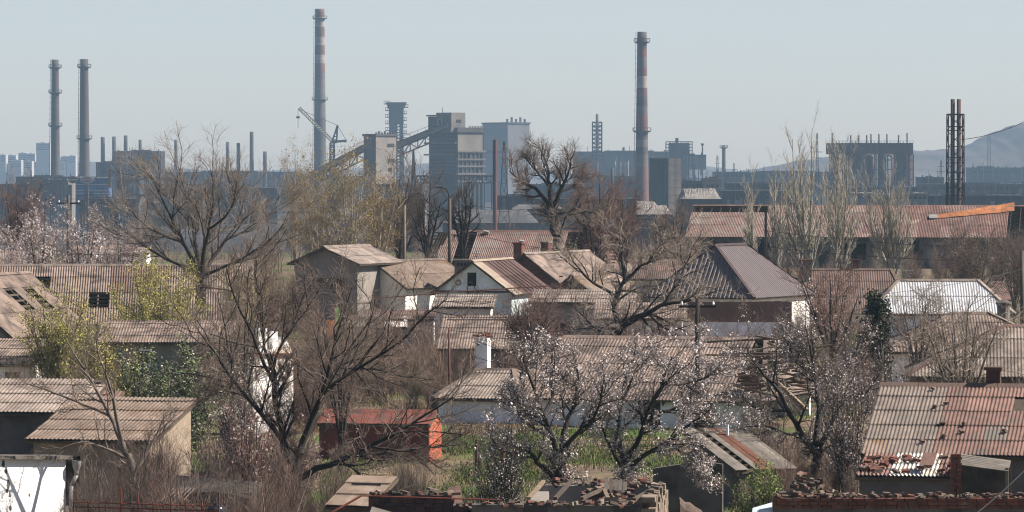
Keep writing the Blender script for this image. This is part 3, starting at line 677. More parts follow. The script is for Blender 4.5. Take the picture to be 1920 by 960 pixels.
for py in (266, 271, 277, 283, 289):
    mb.bx(f.x(1250), f.x(1298), -2, -1.7, f.z(py), f.z(py) + .3); mb.bx(f.x(1250), f.x(1298), 16, 16.3, f.z(py), f.z(py) + .3)
mb.build('scaffold', 'f_steel', f.t)
f = hall('works_building', 'pale hazy concrete block on columns right of the scaffold block', 1280, 1324, 290, 2250, 18, 'f_conc', vents=3, py1=318)
for k in range(6): f.box('column', 'f_steel', 1281 + k * 7, 1282.4 + k * 7, 318, None, 1, 1)
f = FT('water_tower', 'small hazy mast with a flat disc top beside the pale block', 'tower', 1317, 2400)
MB().lathe([(f.w(2), 0), (f.w(1.2), f.z(274)), (f.w(3.4), f.z(270)), (f.w(3.4), f.z(269)), (0.01, f.z(269))], n=12).build('shaft', 'f_grey', f.t, smooth=True)
def pylon(label, px, top, D, wb, wt, m='f_steel', arms=()):
    f = FT('pylon', label, 'pylon', px, D); mb = MB(); n = max(5, int((f.z(top)) / (f.w(wb) * .8))); lattice(mb, (0, 0), f.w(wb), f.w(wt), 0, f.z(top), min(n, 14), max(.16, f.w(.55))); mb.build('frame', m, f.t)
    for py, wd in arms: MB().bar((-f.w(wd), 0, f.z(py)), (f.w(wd), 0, f.z(py)), max(.2, f.w(.7))).build('arm', m, f.t)
pylon('hazy grey lattice pylon left of the slim capped chimney', 1345, 291, 2000, 9, 2, arms=((306, 5), (298, 4)))
pylon('small hazy pylon right of the slim capped chimney', 1376, 306, 2000, 8, 1.5, arms=((318, 7),))
pylon('lattice pylon between furnace stoves and twin rusty stacks', 1764, 301, 1900, 8, 2, arms=((322, 9), (312, 6)))
pylon('faint lattice pylon in front of the slag hill', 1854, 254, 2900, 7, 4, arms=((258, 4),))
pylon('lattice pylon left of the furnace stoves behind the poplars', 1532, 250, 1500, 8, 2, arms=((285, 10), (296, 10)))
pylon('rust red lattice mast in front of the hazy hall', 945, 266, 900, 30, 2, m='f_rustred')
MB().tube((0, 0, 0), (0, 0, Z(262, 905) - gz(905)), .5, .45, 10).build('rusty_pipe_mast', 'f_rustred')
o = bpy.data.objects['rusty_pipe_mast']; o.location = P(928, 905); tag(o, 'rust red pipe mast beside the rust red lattice mast', 'mast')
# --- dark cooling box, near
f = corner_block('cooling_tower', 'tall box cooling tower with its left face coloured black for shade below the banded chimney', 1253, 1400, 38, 34, 25, 297, 'tower')
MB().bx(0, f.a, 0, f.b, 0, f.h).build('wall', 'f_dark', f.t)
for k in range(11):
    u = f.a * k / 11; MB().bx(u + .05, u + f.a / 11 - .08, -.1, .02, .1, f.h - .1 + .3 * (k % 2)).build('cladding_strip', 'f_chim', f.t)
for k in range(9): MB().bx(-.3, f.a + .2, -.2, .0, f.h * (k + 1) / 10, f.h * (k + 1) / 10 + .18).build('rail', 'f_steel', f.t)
for k in range(10): MB().bx(-.10, .02, f.b * k / 10 + .06, f.b * (k + 1) / 10 - .06, .1, f.h - .1 + .25 * (k % 2)).build('cladding_strip', 'f_dark', f.t)  # shaded left side is put into the strips' near-black colour
# --- furnace stoves
f = FT('furnace_stoves', 'battery of rusty furnace stoves with thin pipes standing on its roof', 'furnace', 1635, 1700)
f.box('deck', 'f_rust', 1556, 1712, 268, 289, 0, 22); f.box('back_wall', 'f_dark', 1600, 1640, 289, None, 14, 8)
mb = MB()
for k in range(14): mb.bx(f.x(1556 + 12 * k) - .25, f.x(1556 + 12 * k) + .25, -.6, -.1, 0, f.z(289))
for py in (300, 318, 336): mb.bx(f.x(1556), f.x(1712), -.55, -.15, f.z(py) - .2, f.z(py) + .2)
mb.build('framework', 'f_rust', f.t)
for k, px in enumerate((1568, 1590, 1618, 1656, 1690, 1706)):
    MB().lathe([(f.w(8), 0), (f.w(8), f.z(290)), (f.w(6), f.z(283)), (f.w(3), f.z(279))], (f.x(px), 6, 0), 20).build('stove', 'f_rust' if k % 2 else 'f_grey', f.t, smooth=True)
for px in (1563, 1598, 1613, 1628, 1636, 1651, 1666, 1688, 1704):
    MB().tube((f.x(px), 8, f.z(268)), (f.x(px), 8, f.z(249 + (px % 3) * 2)), f.w(1.3), f.w(1.3), 8).build('vent_pipe', 'f_steel', f.t)
for px in (1628, 1664):
    p = MB(); pts = [(f.x(px - 7), -2, f.z(345))] + [(f.x(px) + f.w(8) * math.cos(math.pi - math.pi * i / 8), -2, f.z(298) + f.w(8) * math.sin(math.pi * i / 8)) for i in range(9)] + [(f.x(px + 8), -2, f.z(350))]
    p.path(pts, f.w(2.2), 10); p.build('bent_pipe', 'f_rustred', f.t, smooth=True)
for px in (1583, 1605, 1643, 1678, 1700):
    MB().bx(f.x(px - .8), f.x(px + .8), -1, .4, 0, f.z(289)).build('column', 'f_white' if px in (1643, 1700) else 'f_steel', f.t)
mb = MB()
for k in range(27): px = 1556 + 6 * k; mb.bx(f.x(px) - .08, f.x(px) + .08, -.1, .1, f.z(268), f.z(264.5))
mb.bx(f.x(1556), f.x(1712), -.1, .1, f.z(264.5), f.z(264)); mb.build('railing', 'f_steel', f.t)
# --- twin rusty stacks
f = FT('twin_stacks', 'pair of rusty steel stacks held in a lattice frame behind the long red roof', 'chimney', 1790, 640)
for px, m_ in ((1786, 'f_rust'), (1797.5, 'f_rust')): MB().lathe([(f.w(3.9), 0), (f.w(3.9), f.z(186)), (f.w(3.3), f.z(186)), (f.w(3.3), f.z(190))], (f.x(px), 0, 0), 16).build('stack', m_, f.t, smooth=True)
mb = MB(); lattice(mb, (f.x(1791), 0), f.w(31), f.w(29), 0, f.z(214), 9, .16); mb.build('frame', 'f_rust', f.t)
for py in (216, 238, 296, 324, 352): MB().bx(f.x(1776), f.x(1806), -1.25, 1.25, f.z(py), f.z(py) + .12).build('platform', 'f_rust', f.t)
# --- truss bridge, low halls
f = FT('pipe_bridge', 'long rusty truss bridge crossing in front of the sooty bunker block', 'bridge', 850, 1450)
for yy, nm in ((-2, 'truss'), (2, 'truss')):
    mb = MB(); truss(mb, (f.x(775), yy, f.z(343)), (f.x(926), yy, f.z(343)), f.z(331) - f.z(343), 22, .35); mb.build(nm, 'f_grey', f.t)
f.box('deck', 'f_rustred', 774, 927, 328.5, 331, -2.6, 5.2)
f.box('lower_deck', 'f_rust', 774, 927, 342.5, 344, -2.3, 4.6)
for px in (790, 830, 870, 908, 922): f.box('pier', 'f_steel', px - 1, px + 1, 344, None, -1, 2)
rg = random.Random(12)
lowh = [(30, 150, 331, 1750, 'f_dark', 'long low dark shed under the two tall chimneys'), (55, 128, 337, 1500, 'f_conc', 'low pale workshop below the left tall chimney'),
        (212, 302, 283, 2150, 'f_dark', 'dark works hall behind the big bare tree'), (180, 262, 304, 2000, 'f_dark', 'black stepped works building left of the big bare tree'),
        (302, 560, 322, 2300, 'f_grey', 'long low hazy hall behind big bare tree and ochre birches'), (560, 700, 330, 2200, 'f_dark', 'low dark hall behind the ochre birches'),
        (930, 1000, 366, 1250, 'f_dark', 'low black shed right of the rust red mast'), (985, 1100, 345, 1700, 'f_dark', 'dark hall behind the tree on the broken roof'),
        (1090, 1200, 330, 1800, 'f_grey', 'smoky hall left of the faded banded chimney'), (1165, 1235, 336, 1650, 'f_rust', 'rusty low building at the foot of the banded chimney'),
        (1276, 1330, 339, 1450, 'f_grey', 'dark shed right of the box cooling tower'), (1320, 1352, 334, 1440, 'f_conc_pale', 'small pale brick block with three windows'),
        (1365, 1500, 343, 1500, 'f_dark', 'low black hall left of the poplars'), (1340, 1560, 322, 2100, 'f_grey', 'long grey gallery under the slag hill'),
        (1355, 1480, 357, 1350, 'f_dark', 'nearest low dark shed left of the poplars'), (1560, 1720, 350, 1500, 'f_dark', 'black wall below the furnace stoves'),
        (1605, 1740, 362, 1200, 'f_conc_pale', 'low pale hall in front of the furnace stoves'), (1727, 1770, 332, 1800, 'f_dark', 'black shed left of the twin rusty stacks'),
        (1728, 1930, 345, 1650, 'f_rust', 'long rusty shed behind the twin rusty stacks'), (1740, 1930, 366, 1250, 'f_dark', 'long black shed above the long red roof'),
        (1820, 1930, 314, 2400, 'f_grey', 'hazy open frame hall in front of the slag hill'), (0, 60, 345, 1500, 'f_dark', 'dark shed at the far left edge'),
        (270, 380, 345, 1550, 'f_grey', 'grey shed behind the yellow crane'), (150, 260, 372, 1250, 'f_grey', 'low grey building below the blue building'),
        (350, 520, 352, 1600, 'f_dark', 'dark low hall right of the yellow crane'), (700, 790, 345, 1600, 'f_dark', 'dark shed under the inclined conveyor'), (1000, 1200, 372, 1200, 'f_dark', 'long black shed behind the brown tree crowns')]
for (a_, b_, t_, D_, m_, lb) in lowh:
    wr = [(a_ + 2, b_ - 2, max(3, int((b_ - a_) / 9)), t_ + 6, t_ + 11)] if m_ not in ('f_dark',) else None
    if 'three windows' in lb: wr = [(1324, 1349, 3, 346, 351)]
    hall('works_shed', lb, a_, b_, t_, D_, 25, m_, vents=int((b_ - a_) / 14), bays=int((b_ - a_) / 12), winrow=wr, roofm='f_grey' if m_ != 'f_conc_pale' else 'f_conc_pale')
# rubble-white flat roofs near the cooling tower and broken ground
def mound(name, label, px0, px1, pt, pb, D, m, dep=20, cat='heap'):
    x0, x1 = X(px0, D), X(px1, D); mb = MB(); n, k = 40, 8; zb = Z(pb, D); zt = Z(pt, D); rg = random.Random(int(px0))
    t = thing(name, label, cat, ((x0 + x1) / 2, D, gz(D)))
    for j in range(k + 1):
        for i in range(n + 1):
            e = min(1, min(i, n - i) / 5); f_ = min(1, j / 5)
            mb.v.append((x0 + (x1 - x0) * i / n - (x0 + x1) / 2, dep * j / k, zb - gz(D) + (zt - zb) * f_ * e * rg.uniform(.9, 1.04)))
    for j in range(k):
        for i in range(n): mb.f.append((j * (n + 1) + i, j * (n + 1) + i + 1, (j + 1) * (n + 1) + i + 1, (j + 1) * (n + 1) + i))
    xm = (x1 - x0) / 2
    mb.build('rubble_top', m, t); MB().bx(-xm, xm, .05, dep, 0, zb - gz(D)).build('wall', 'f_grey', t)
mound('rubble_heap', 'pale rubble strewn roof right of the box cooling tower', 1276, 1355, 354, 373, 1050, 'f_rubble')
mound('rubble_heap', 'pale rubble strewn roof below the box cooling tower', 1185, 1262, 386, 402, 800, 'f_rubble', 14)
mound('rubble_heap', 'pale rubble strip left of the box cooling tower', 1190, 1235, 378, 386, 900, 'f_rubble', 14)
mound('rubble_heap', 'long grey slag bank beyond the damaged red roof', 830, 1010, 395, 418, 1050, 'f_grey', 30)
mound('rubble_heap', 'pale slag track bank right of the rust red mast', 960, 1060, 385, 392, 1100, 'f_chim', 30)
# smashed concrete hall in the middle distance
f = hall('concrete_block', 'plain grey concrete block behind the pruned dark trees', 690, 797, 373, 520, 9, 'concrete', py1=None)
# --- blue building with sign ovals and the yellow gantry
f = hall('blue_building', 'blue and white works building with oval signs at left', 143, 204, 333, 1500, 12, 'f_blue', roofm='f_white_sign')
for py in (345, 356, 362): f.box('stripe', 'f_white_sign', 142.5, 204.5, py, py + 2, -.3, .35)
for px, m1 in ((164, 'f_white_sign'), (137, 'f_orange_sign')):
    el = lambda rx, rz, y: [(f.x(px) + f.w(rx) * math.cos(6.28318 * i / 28), y, f.z(337) + f.w(rz) * math.sin(6.28318 * i / 28)) for i in range(28)]
    so = MB().extrude(el(13 if px == 164 else 9, 7, -1.2), (0, .4, 0)).build('oval_sign', m1, f.t)
    MB().extrude(el(10 if px == 164 else 7, 4.2, -1.35), (0, .16, 0)).build('oval_field', 'f_orange_sign' if px == 164 else 'f_grey', so)
    MB().bx(f.x(px) - f.w(8), f.x(px) + f.w(8), -1.45, -1.34, f.z(338), f.z(336)).build('oval_bar', 'f_white_sign', so)
f = FT('gantry_crane', 'pale yellow gantry crane standing behind the big bare tree', 'crane', 280, 1100)
mb = MB(); truss(mb, (f.x(222), 0, f.z(366)), (f.x(345), 0, f.z(366)), f.z(336) - f.z(366), 7, .6); mb.build('bridge', 'f_yellow', f.t)
for pa, pb in (((222, 312), (234, 415)), ((262, 366), (248, 418)), ((335, 366), (340, 415)), ((206, 320), (206, 352))):
    MB().bar((f.x(pa[0]), 0, f.z(pa[1])), (f.x(pb[0]), 0, f.z(pb[1])), .9).build('leg', 'f_yellow', f.t)
MB().bar((f.x(225), 0, f.z(352)), (f.x(252), 0, f.z(336)), .7).build('brace', 'f_yellow', f.t)
f = FT('pipe_gallery', 'pale sloping pipe gallery below the left tall chimney', 'conveyor', 95, 1450)
MB().bar((f.x(66), -1, f.z(362)), (f.x(128), -1, f.z(338)), 1.6).build('gallery', 'f_chim', f.t)
for px in (75, 95, 115): MB().bar((f.x(px), -1, 0), (f.x(px), -1, f.z(360 - (px - 66) * .39)), .5).build('leg', 'f_steel', f.t)
pylon('pale lattice pylon in front of the blue building', 163, 345, 900, 13, 3, m='galv', arms=((388, 16), (372, 8)))
# --- cranes by the striped chimney
f = FT('tower_crane', 'pale yellow tower crane with a raised jib left of the tallest chimney', 'crane', 623, 2000)
mb = MB(); lattice(mb, (0, 0), f.w(11), f.w(7), 0, f.z(268), 10, .8); mb.build('tower', 'f_steel', f.t)
mb = MB(); A = Vector((f.x(621), 0, f.z(266))); B = Vector((f.x(559), 0, f.z(204)))
for k in range(16):
    p, q = A.lerp(B, k / 16), A.lerp(B, (k + 1) / 16); u = Vector((.9, 0, .9)); v = Vector((0, 1.2, 0))
    for e in (v, -v, u): mb.bar(p + e, q + e, .4)
    mb.bar(p + v, q + u, .3); mb.bar(p + u, q - v, .3); mb.bar(p - v, q + v, .3)
mb.build('jib', 'f_crane', f.t)
mb = MB(); mb.bar((f.x(622), 0, f.z(268)), (f.x(633), 0, f.z(235)), .8); mb.bar((f.x(633), 0, f.z(235)), (f.x(631), 0, f.z(268)), .8); mb.bar((f.x(620), 0, f.z(266)), (f.x(650), 0, f.z(264)), 1.1)
for k in range(5): mb.bar((f.x(622 + k * 2), 0, f.z(268 - k * 6)), (f.x(631), 0, f.z(268 - k * 6)), .4)
mb.build('mast', 'f_steel', f.t)
MB().bx(f.x(646), f.x(650), -1, 1, f.z(267), f.z(262)).build('counterweight', 'f_steel', f.t)
mb = MB(); mb.tube(B, (f.x(633), 0, f.z(235)), .12, .12, 5); mb.tube((f.x(633), 0, f.z(235)), (f.x(649), 0, f.z(263)), .12, .12, 5); mb.tube(B, (B.x, 0, f.z(240)), .12, .12, 5); mb.build('cable', 'f_steel', f.t)
MB().bx(B.x - .8, B.x + .8, -.5, .5, f.z(222), f.z(218)).build('hook_block', 'f_steel', f.t)
# --- far city on the hill at left
rg = random.Random(21); k = 0
CL = {68: 'tall pale apartment tower far away left of the left tall chimney', 35: 'hazy far block second left of the far apartment tower', 50: 'hazy far block next left of the far apartment tower', 12: 'hazy far block third left of the far apartment tower', 0: 'hazy far block cut by the left edge of the picture', 96: 'hazy far block hidden partly by the left tall chimney', 114: 'hazy far block just right of the left tall chimney', 128: 'hazy far block just left of the right tall chimney', 112: 'low hazy far block between the two tall chimneys', 20: 'lower hazy far block leftmost of the front row', 44: 'lower hazy far block in the middle of the front row', 64: 'low wide hazy far block below the far apartment tower'}
for px0, px1, top in ((68, 94, 268), (35, 50, 287), (50, 66, 288), (12, 30, 291), (0, 11, 290), (96, 112, 297), (114, 128, 293), (128, 142, 292), (112, 122, 305), (20, 40, 300), (44, 60, 302), (64, 90, 303)):
    D_ = 4050 + rg.uniform(-150, 100)
    f = FT('apartment_block', CL[px0], 'building', (px0 + px1) / 2, D_, 'far apartment blocks')
    f.box('wall', 'f_city', px0, px1, top, None, 0, 18); f.box('roof_house', 'f_city', px0 + (px1 - px0) * .3, px0 + (px1 - px0) * .55, top - 1.5, top, 5, 6)
    for r_ in range(3):
        f.box('window_band', 'f_grey', px0 + 1, px1 - 1, top + 3 + r_ * 4, top + 4.6 + r_ * 4, -.4, .5)

# ================================================================ houses, far to near
# --- long red roofed warehouse
D0 = 404
def ware_skip(i, j, nu, nv): return (i in (0, 1, 2, 3, 4, 5, 6) and j >= nv - 1) or (i in (nu - 5, nu - 4) and j >= 0) or (i < 2 and j > 1)
def ware_mat(i, j, nu, nv, rg): return 'redgrey' if (i < nu * .45 or rg.random() < .2) else ('red_rust' if rg.random() < .92 else 'redgrey')
Lw = X(1985, D0) - X(1290, D0)
WY = R(-9); D0 = 404
WC = (X(1655, 404) + 0, 404 + 6.4)
ware = house('warehouse', 'long warehouse with a rusty red corrugated roof at right', (WC[0], WC[1]), WY, Lw, 13, Z(442, D0 - .3), Z(386, D0 + 6.5), 'dark_plaster', sheet=(ware_mat, 1.05, 2.9, 7), deck=('f',), skipf=ware_skip, ov=.5, cat='warehouse', amp=.026, ridgecap='red_rust', seed=3,
             opens={'f': [(2, 4, .8, 2.6, 'hole'), (6, 8.5, .5, 2.8, 'hole'), (11, 12.5, .9, 2.5, 'dark'), (15, 17, .9, 2.5, 'hole'), (20, 22, .3, 2.7, 'hole'), (25, 26.5, .9, 2.4, 'dark'), (29, 30.5, .9, 2.4, 'dark')]})
mb = MB()
for k in range(12): mb.bx(-Lw / 2 + .2 + k * 3, -Lw / 2 + .5 + k * 3, -6.75, -6.5, 0, Z(442, D0) - gz(D0) - .2)
for k in range(12): MB().bx(-Lw / 2 + .2 + k * 3, -Lw / 2 + .5 + k * 3, -6.75, -6.51, 0, Z(442, D0) - gz(D0) - .2).build('pilaster', 'concrete', ware)
# orange corrugated strip lying across the roof
t = thing('loose_roof_strip', 'bright orange strip of corrugated sheets lying across the long red roof', 'roof sheet', (X(1760, D0 + 2), D0 + 2, gz(D0)))
for k in range(6):
    p0 = (1758 + k * 24, 410 - k * 2.3); p1 = (1758 + (k + 1) * 24, 410 - (k + 1) * 2.3); hh = 7 + k * 1.5; hh2 = 7 + (k + 1) * 1.5
    def on(px, py):       # point on the front slope of the warehouse roof, seen at px, py
        ze, zr = Z(442, D0 - .3), Z(386, D0 + 6.5); sl = (zr - ze) / 6.5; cs, sn = math.cos(WY), math.sin(WY)
        lo, hi = 380, 430
        for _ in range(40):
            md = (lo + hi) / 2; ly = -sn * (X(px, md) - WC[0]) + cs * (md - WC[1]) + 6.5
            if Z(py, md) > ze + ly * sl: lo = md
            else: hi = md
        return Vector((X(px, lo), lo, Z(py, lo) + .13)) - Vector(t.location)
    A, B, C, Dd = on(p0[0], p0[1] + 2), on(p1[0], p1[1] + 2), on(p1[0], p1[1] + 2 - hh2), on(p0[0], p0[1] + 2 - hh)
    mb = MB(); nn = 8
    for q in range(nn + 1):
        a_ = A.lerp(Dd, q / nn); b_ = B.lerp(C, q / nn); zz = .05 if q % 2 else 0
        mb.v += [tuple(a_ + Vector((0, 0, zz + .02 * (k % 2)))), tuple(b_ + Vector((0, 0, zz + .02 * (k % 2))))]
    for q in range(nn): mb.f.append((2 * q, 2 * q + 1, 2 * q + 3, 2 * q + 2))
    mb.build('sheet', 'orange', t)
    if k == 0: MB().slab([A + Vector((-.8, -.1, .03)), A + Vector((0, 0, .03)), Dd + Vector((0, 0, .03)), Dd + Vector((-.8, -.1, .03))], .03).build('sheet', 'galv', t)
# collapsed left end of the warehouse
t = thing('torn_roof_truss', 'torn rusty roof edge hanging at the left end of the long red roof', 'roof sheet', (X(1318, D0 + 9), D0 + 9, gz(D0)), R(-9))
mb = MB(); z0 = Z(390, D0 + 9) - gz(D0)
mb.bx(-.5, 7.5, .4, .7, z0 - .05, z0 + .1); mb.build('ridge_beam', 'wood', t)
for k in range(8): MB().slab([(k * .9, .6, z0 - .05), (k * .9 + .86, .6, z0 - .05), (k * .9 + .8, 1.6, z0 - .9), (k * .9 + .05, 1.6, z0 - .9)], .03).build('sheet', 'rust', t)
for k in range(5): MB().bar((-.6 + k * .3, -.4 + .2 * k, z0 - 1.6), (-.2 + k * .2, .5, z0 - .1), .12).build('rafter', 'wood', t)
MB().bx(-.5, .3, .2, .6, 0, z0 - .1).build('post', 'rust', t)

# --- building with a red-grey corrugated roof and missing sheets, centre
D0 = 306
def dm_skip(i, j, nu, nv): return i in (2,) or (i == 3 and j < 1) or (i in (nu - 3, nu - 4) and j > 0) or (i == nu - 2 and j > 1)
Lm = X(1160, D0) - X(800, D0)
dam = house('damaged_house', 'long house with a red-grey corrugated roof missing whole strips of sheets', centre(790, D0 + 1.2, R(-12), Lm, 9), R(-12), Lm, 9, Z(512, D0), Z(434, D0 + 4.5), 'grey_plaster', sheet=('redgrey', 1.13, 1.75, 8), roof='hip', hipr=1.2, deck=('f', 'l', 'r'), skipf=dm_skip, ridgecap='red_rust', seed=8, amp=.026)
for k, (px, py) in enumerate(((912, 438), (985, 455))):
    MB().box((X(px, D0 + 4) - dam.location.x, -.35 if k == 0 else -1.4, Z(py, D0 + 4) - dam.location.z), (.35, .25, .4), tilt=(.3, .2)).build('roof_vent', 'galv', dam)
# board heap left of it
def planks(name, label, pos, n, L, sp, m='wood_pale', z=0.0, seed=1, cat='timber heap', tilt=.3, dirx=0.0):
    rg = random.Random(seed); t = thing(name, label, cat, pos)
    for k in range(n):
        a = dirx + rg.gauss(0, tilt); l_ = L * rg.uniform(.5, 1.1); c = Vector((rg.uniform(-sp, sp), rg.uniform(-sp * .5, sp * .5), z + .1 + k * .06 + rg.uniform(0, .4)))
        d = Vector((math.cos(a), math.sin(a) * .5, rg.gauss(0, tilt * .6))) * l_ / 2
        MB().bar(c - d, c + d, rg.uniform(.08, .2), rg.uniform(.04, .09)).build('plank', m, t)
    return t
planks('timber_heap', 'grey stack of bare roof battens left of the red-grey damaged roof', P(775, 300), 16, 3.2, .9, 'wood_grey', 1.6, 4, tilt=.06)

# --- grey two storey house
D0 = 262
g2 = house('grey_house', 'grey two storey plastered house with a pale flat-sheet gable roof', gable_centre(612, D0, R(64), 5.2), R(64), 5.2, 4.3, Z(490, D0), Z(463, D0), 'grey_plaster', sheet=('asb_pale', 1.2, 1.25, 1), amp=.004, ov=.45, ovx=.45, ridgecap='asb_pale', seed=14, opens={'l': [(1.5, 3.4, 2.45, 3.1, 'dark')]})
MB().bx(-2.6, 2.6, -2.19, -2.155, 1.55, 1.62).build('seam', 'wood', g2)
# --- tan roofed annexe right of it
D0 = 258
an = house('annexe_house', 'low house with a tan sheet roof right of the grey two storey house', gable_centre(704, D0 + 6, R(52), 6.5), R(52), 6.5, 4.8, Z(536, D0 + 4), Z(490, D0 + 6), 'white', sheet=('asb_lichen', 1.13, 1.6, 8), amp=.016, ov=.4, opens={'f': [(4.6, 5.3, 1.3, 2.1, 'win')]}, seed=15, ridgecap='asb')
# --- white gable house
D0 = 250
def wg_mat(i, j, nu, nv, rg): return 'tan_sheet' if i < 2 else 'brown_tin'
yg = R(74)
wg = house('white_house', 'white gabled house with a dark attic door and a tan and brown striped roof', gable_centre(887, D0, yg, 8), yg, 8, 4.7, Z(546, D0), Z(490, D0), 'plaster_blue', gablem='cool_white', sheet=(wg_mat, .85, 1.7, 1), amp=.006, ov=.35, ovx=.3, ridgecap='tan_sheet', seed=16,
           opens={'l': [(2.0, 2.55, 3.0, 3.8, 'hole')], 'f': [(2.5, 3.3, 1.0, 2.1, 'win')]})
wgz = wg.location.z
MB().bx(-3.9, -3.3, -.5, .5, 3.0, 3.9).build('attic_void', 'dark', wg)  # black box standing in for the darkness inside the attic
MB().bx(-4.08, -4.0, -2.4, 2.4, Z(547, D0) - wgz - .05, Z(547, D0) - wgz + .06).build('string_course', 'rust', wg)
mb = MB(); mb.lathe([(.12, 0), (.17, 0), (.17, .04), (.12, .04), (.12, 0)], n=16); o = mb.build('round_vent', 'dark', wg); o.rotation_euler = (0, R(90), 0); o.location = (-4.06, .9, 3.2)
mb = MB()
for yy in (-.1, .35): mb.bar((-4.15, yy - .15, 2.2), (-4.1, yy, 3.0), .05)
for k in range(2): mb.bar((-4.13, -.2 + .05 * k, 2.35 + .3 * k), (-4.13, .25 + .05 * k, 2.35 + .3 * k), .04)
mb.build('ladder', 'rust', wg)
for k in range(7): MB().bar((-2.3 + k * .85, -2.62, 2.63), (-2.3 + k * .85, -.05, 4.46), .06, .05).build('seam', 'brown_trim', wg) if k > 0 else None
# flat concrete flue block behind-left of white house
t = thing('flue_block', 'square grey concrete flue with a flat cap left of the white gabled house', 'chimney', (X(866, 264), 264, gz(264)))
zz = Z(486, 264) - gz(264)
MB().bx(-.45, .45, -.4, .4, 0, zz - .12).build('shaft', 'dark_plaster', t); MB().bx(-.55, .55, -.5, .5, zz - .12, zz).build('cap', 'concrete', t)
for k in range(3): MB().bx(-.3 + k * .22, -.16 + k * .22, -.41, -.38, zz - .42, zz - .22).build('flue_slot', 'dark', t)
# --- brick house with two chimneys behind it
D0 = 266
yb = R(66)
bh = house('brick_house', 'red brick house with a worn tan roof and two brick chimneys', gable_centre(985, D0, yb, 10), yb, 10, 6.4, Z(547, D0), Z(476, D0), 'brick_sooty', sheet=('asb', 1.13, 1.5, 3), amp=.010, ov=.45, ridgecap='asb_pale', seed=17)
chimney_stack(bh, -3.9, .9, 3.3, Z(455, D0) - bh.location.z, .55, .55, 'brick', 'brick')
chimney_stack(bh, -.6, .5, 3.6, Z(453, D0 + 4) - bh.location.z, .5, .5, 'brick', 'concrete')
# brick courses showing on the gable
rg = random.Random(4)
for k in range(34):
    yy = -2.8 + 5.2 * rg.random(); zz = 1.6 + (3.9 - 1.6) * rg.random()
    if zz - 2.7 > (3.2 - abs(yy)) * .55: continue
    MB().bx(-5.03, -4.99, yy, yy + .25, zz, zz + .08).build('brick', 'brick', bh)
# --- little gable and low lean-to to its right
D0 = 244
lg_ = house('small_gable_shed', 'small dark-fronted shed with a tan gable roof right of the white house', gable_centre(1073, D0, R(72), 5), R(72), 5, 2.6, Z(549, D0), Z(517, D0), 'brick_sooty', sheet=('asb_lichen', 1.13, 1.5, 8), seed=18, cat='shed')
D0 = 232
lt = house('lean_to', 'low lean-to with a pale rubble strewn roof below the small gable shed', centre(1000, D0, R(-4), 5.3, 3.4), R(-4), 5.3, 3.4, Z(566, D0), Z(546, D0 + 3.4), 'grey_plaster', sheet=('asb_pale', 1.1, 1.2, 8), roof='shed', seed=19, cat='shed', opens={'f': [(1, 2, .6, 1.6, 'hole'), (3.3, 4.1, .6, 1.6, 'dark')]})
# --- veranda with white posts
D0 = 236
vt = house('veranda', 'white veranda with dark openings and a grey corrugated canopy', centre(818, D0, R(-3), 3.0, 2.4), R(-3), 3.0, 2.4, Z(574, D0), Z(556, D0 + 2.4), 'white', sheet=('asb_pale', 1.1, 1.3, 8), roof='shed', seed=20, cat='veranda', opens={'f': [(.3, 1.1, .1, 1.75, 'hole'), (1.3, 1.8, .7, 1.7, 'hole'), (2.0, 2.7, .2, 1.75, 'hole')]})
def low_roof(name, label, px, D, yaw, L, W, pe, pr, m, wallm='grey_plaster', seed=30, cat='shed', roof='shed', sw=1.1, sl=1.3, **k):
    hw_ = Z(pe, D) - gz(D)
    if L > 2.9 and hw_ > 1.5: k.setdefault('opens', {'f': [(L * .28, L * .28 + .7, hw_ - 1.0, hw_ - .25, 'win'), (L * .66, L * .66 + .7, hw_ - 1.0, hw_ - .25, 'dark')]})
    return house(name, label, centre(px, D, R(yaw), L, W), R(yaw), L, W, Z(pe, D), Z(pr, D + (W if roof == 'shed' else W / 2)), wallm, sheet=(m, sw, sl, 8), roof=roof, seed=seed, cat=cat, **k)
low_roof('lean_to', 'low brown corrugated lean-to between the grey house and the veranda', 690, 238, -2, 3.6, 2.2, 598, 584, 'asb_brown', 'white', 31)
low_roof('shed', 'shed with a corrugated tan roof right in front of the veranda', 828, 210, -4, 4.6, 3.2, 650, 598, 'asb', 'grey_plaster', 32)
low_roof('shed', 'low shed under twisted pale roof sheets beside the green board', 655, 236, 4, 3.0, 2.0, 612, 596, 'white_sheet', 'grey_plaster', 33, drop=.3)
# bright green painted board
t = thing('green_board', 'narrow bright green painted board standing below the grey house', 'board', (X(633, 240), 240, gz(240)), R(20))
MB().bx(-.14, .14, -.03, .03, .3, 2.0).build('panel', 'green_paint', t); MB().bx(-.7, -.2, -.02, .02, .3, 1.3).build('door_leaf', 'orange', t)
# --- brown metal hip roof house at right
D0 = 250
def tilehip(name, label, eaveL, eaveR, ridgeA, ridgeB, D, W, mfront, mside, pyE, pyR):
    pass
Lp = X(1492, D0) - X(1300, D0)
hm = house('brown_roof_house', 'house under a new smooth brown metal hip roof', gable_centre(1314, D0, R(62), 8.2), R(62), 8.2, 6.6, Z(550, D0), Z(460, D0 + 2), 'white', sheet=('brown_metal', .28, 8, 1), roof='hip', hipr=2.0, amp=.014, ov=.4, ovx=.3, ridgecap='brown_trim', seed=21, prof='trap')
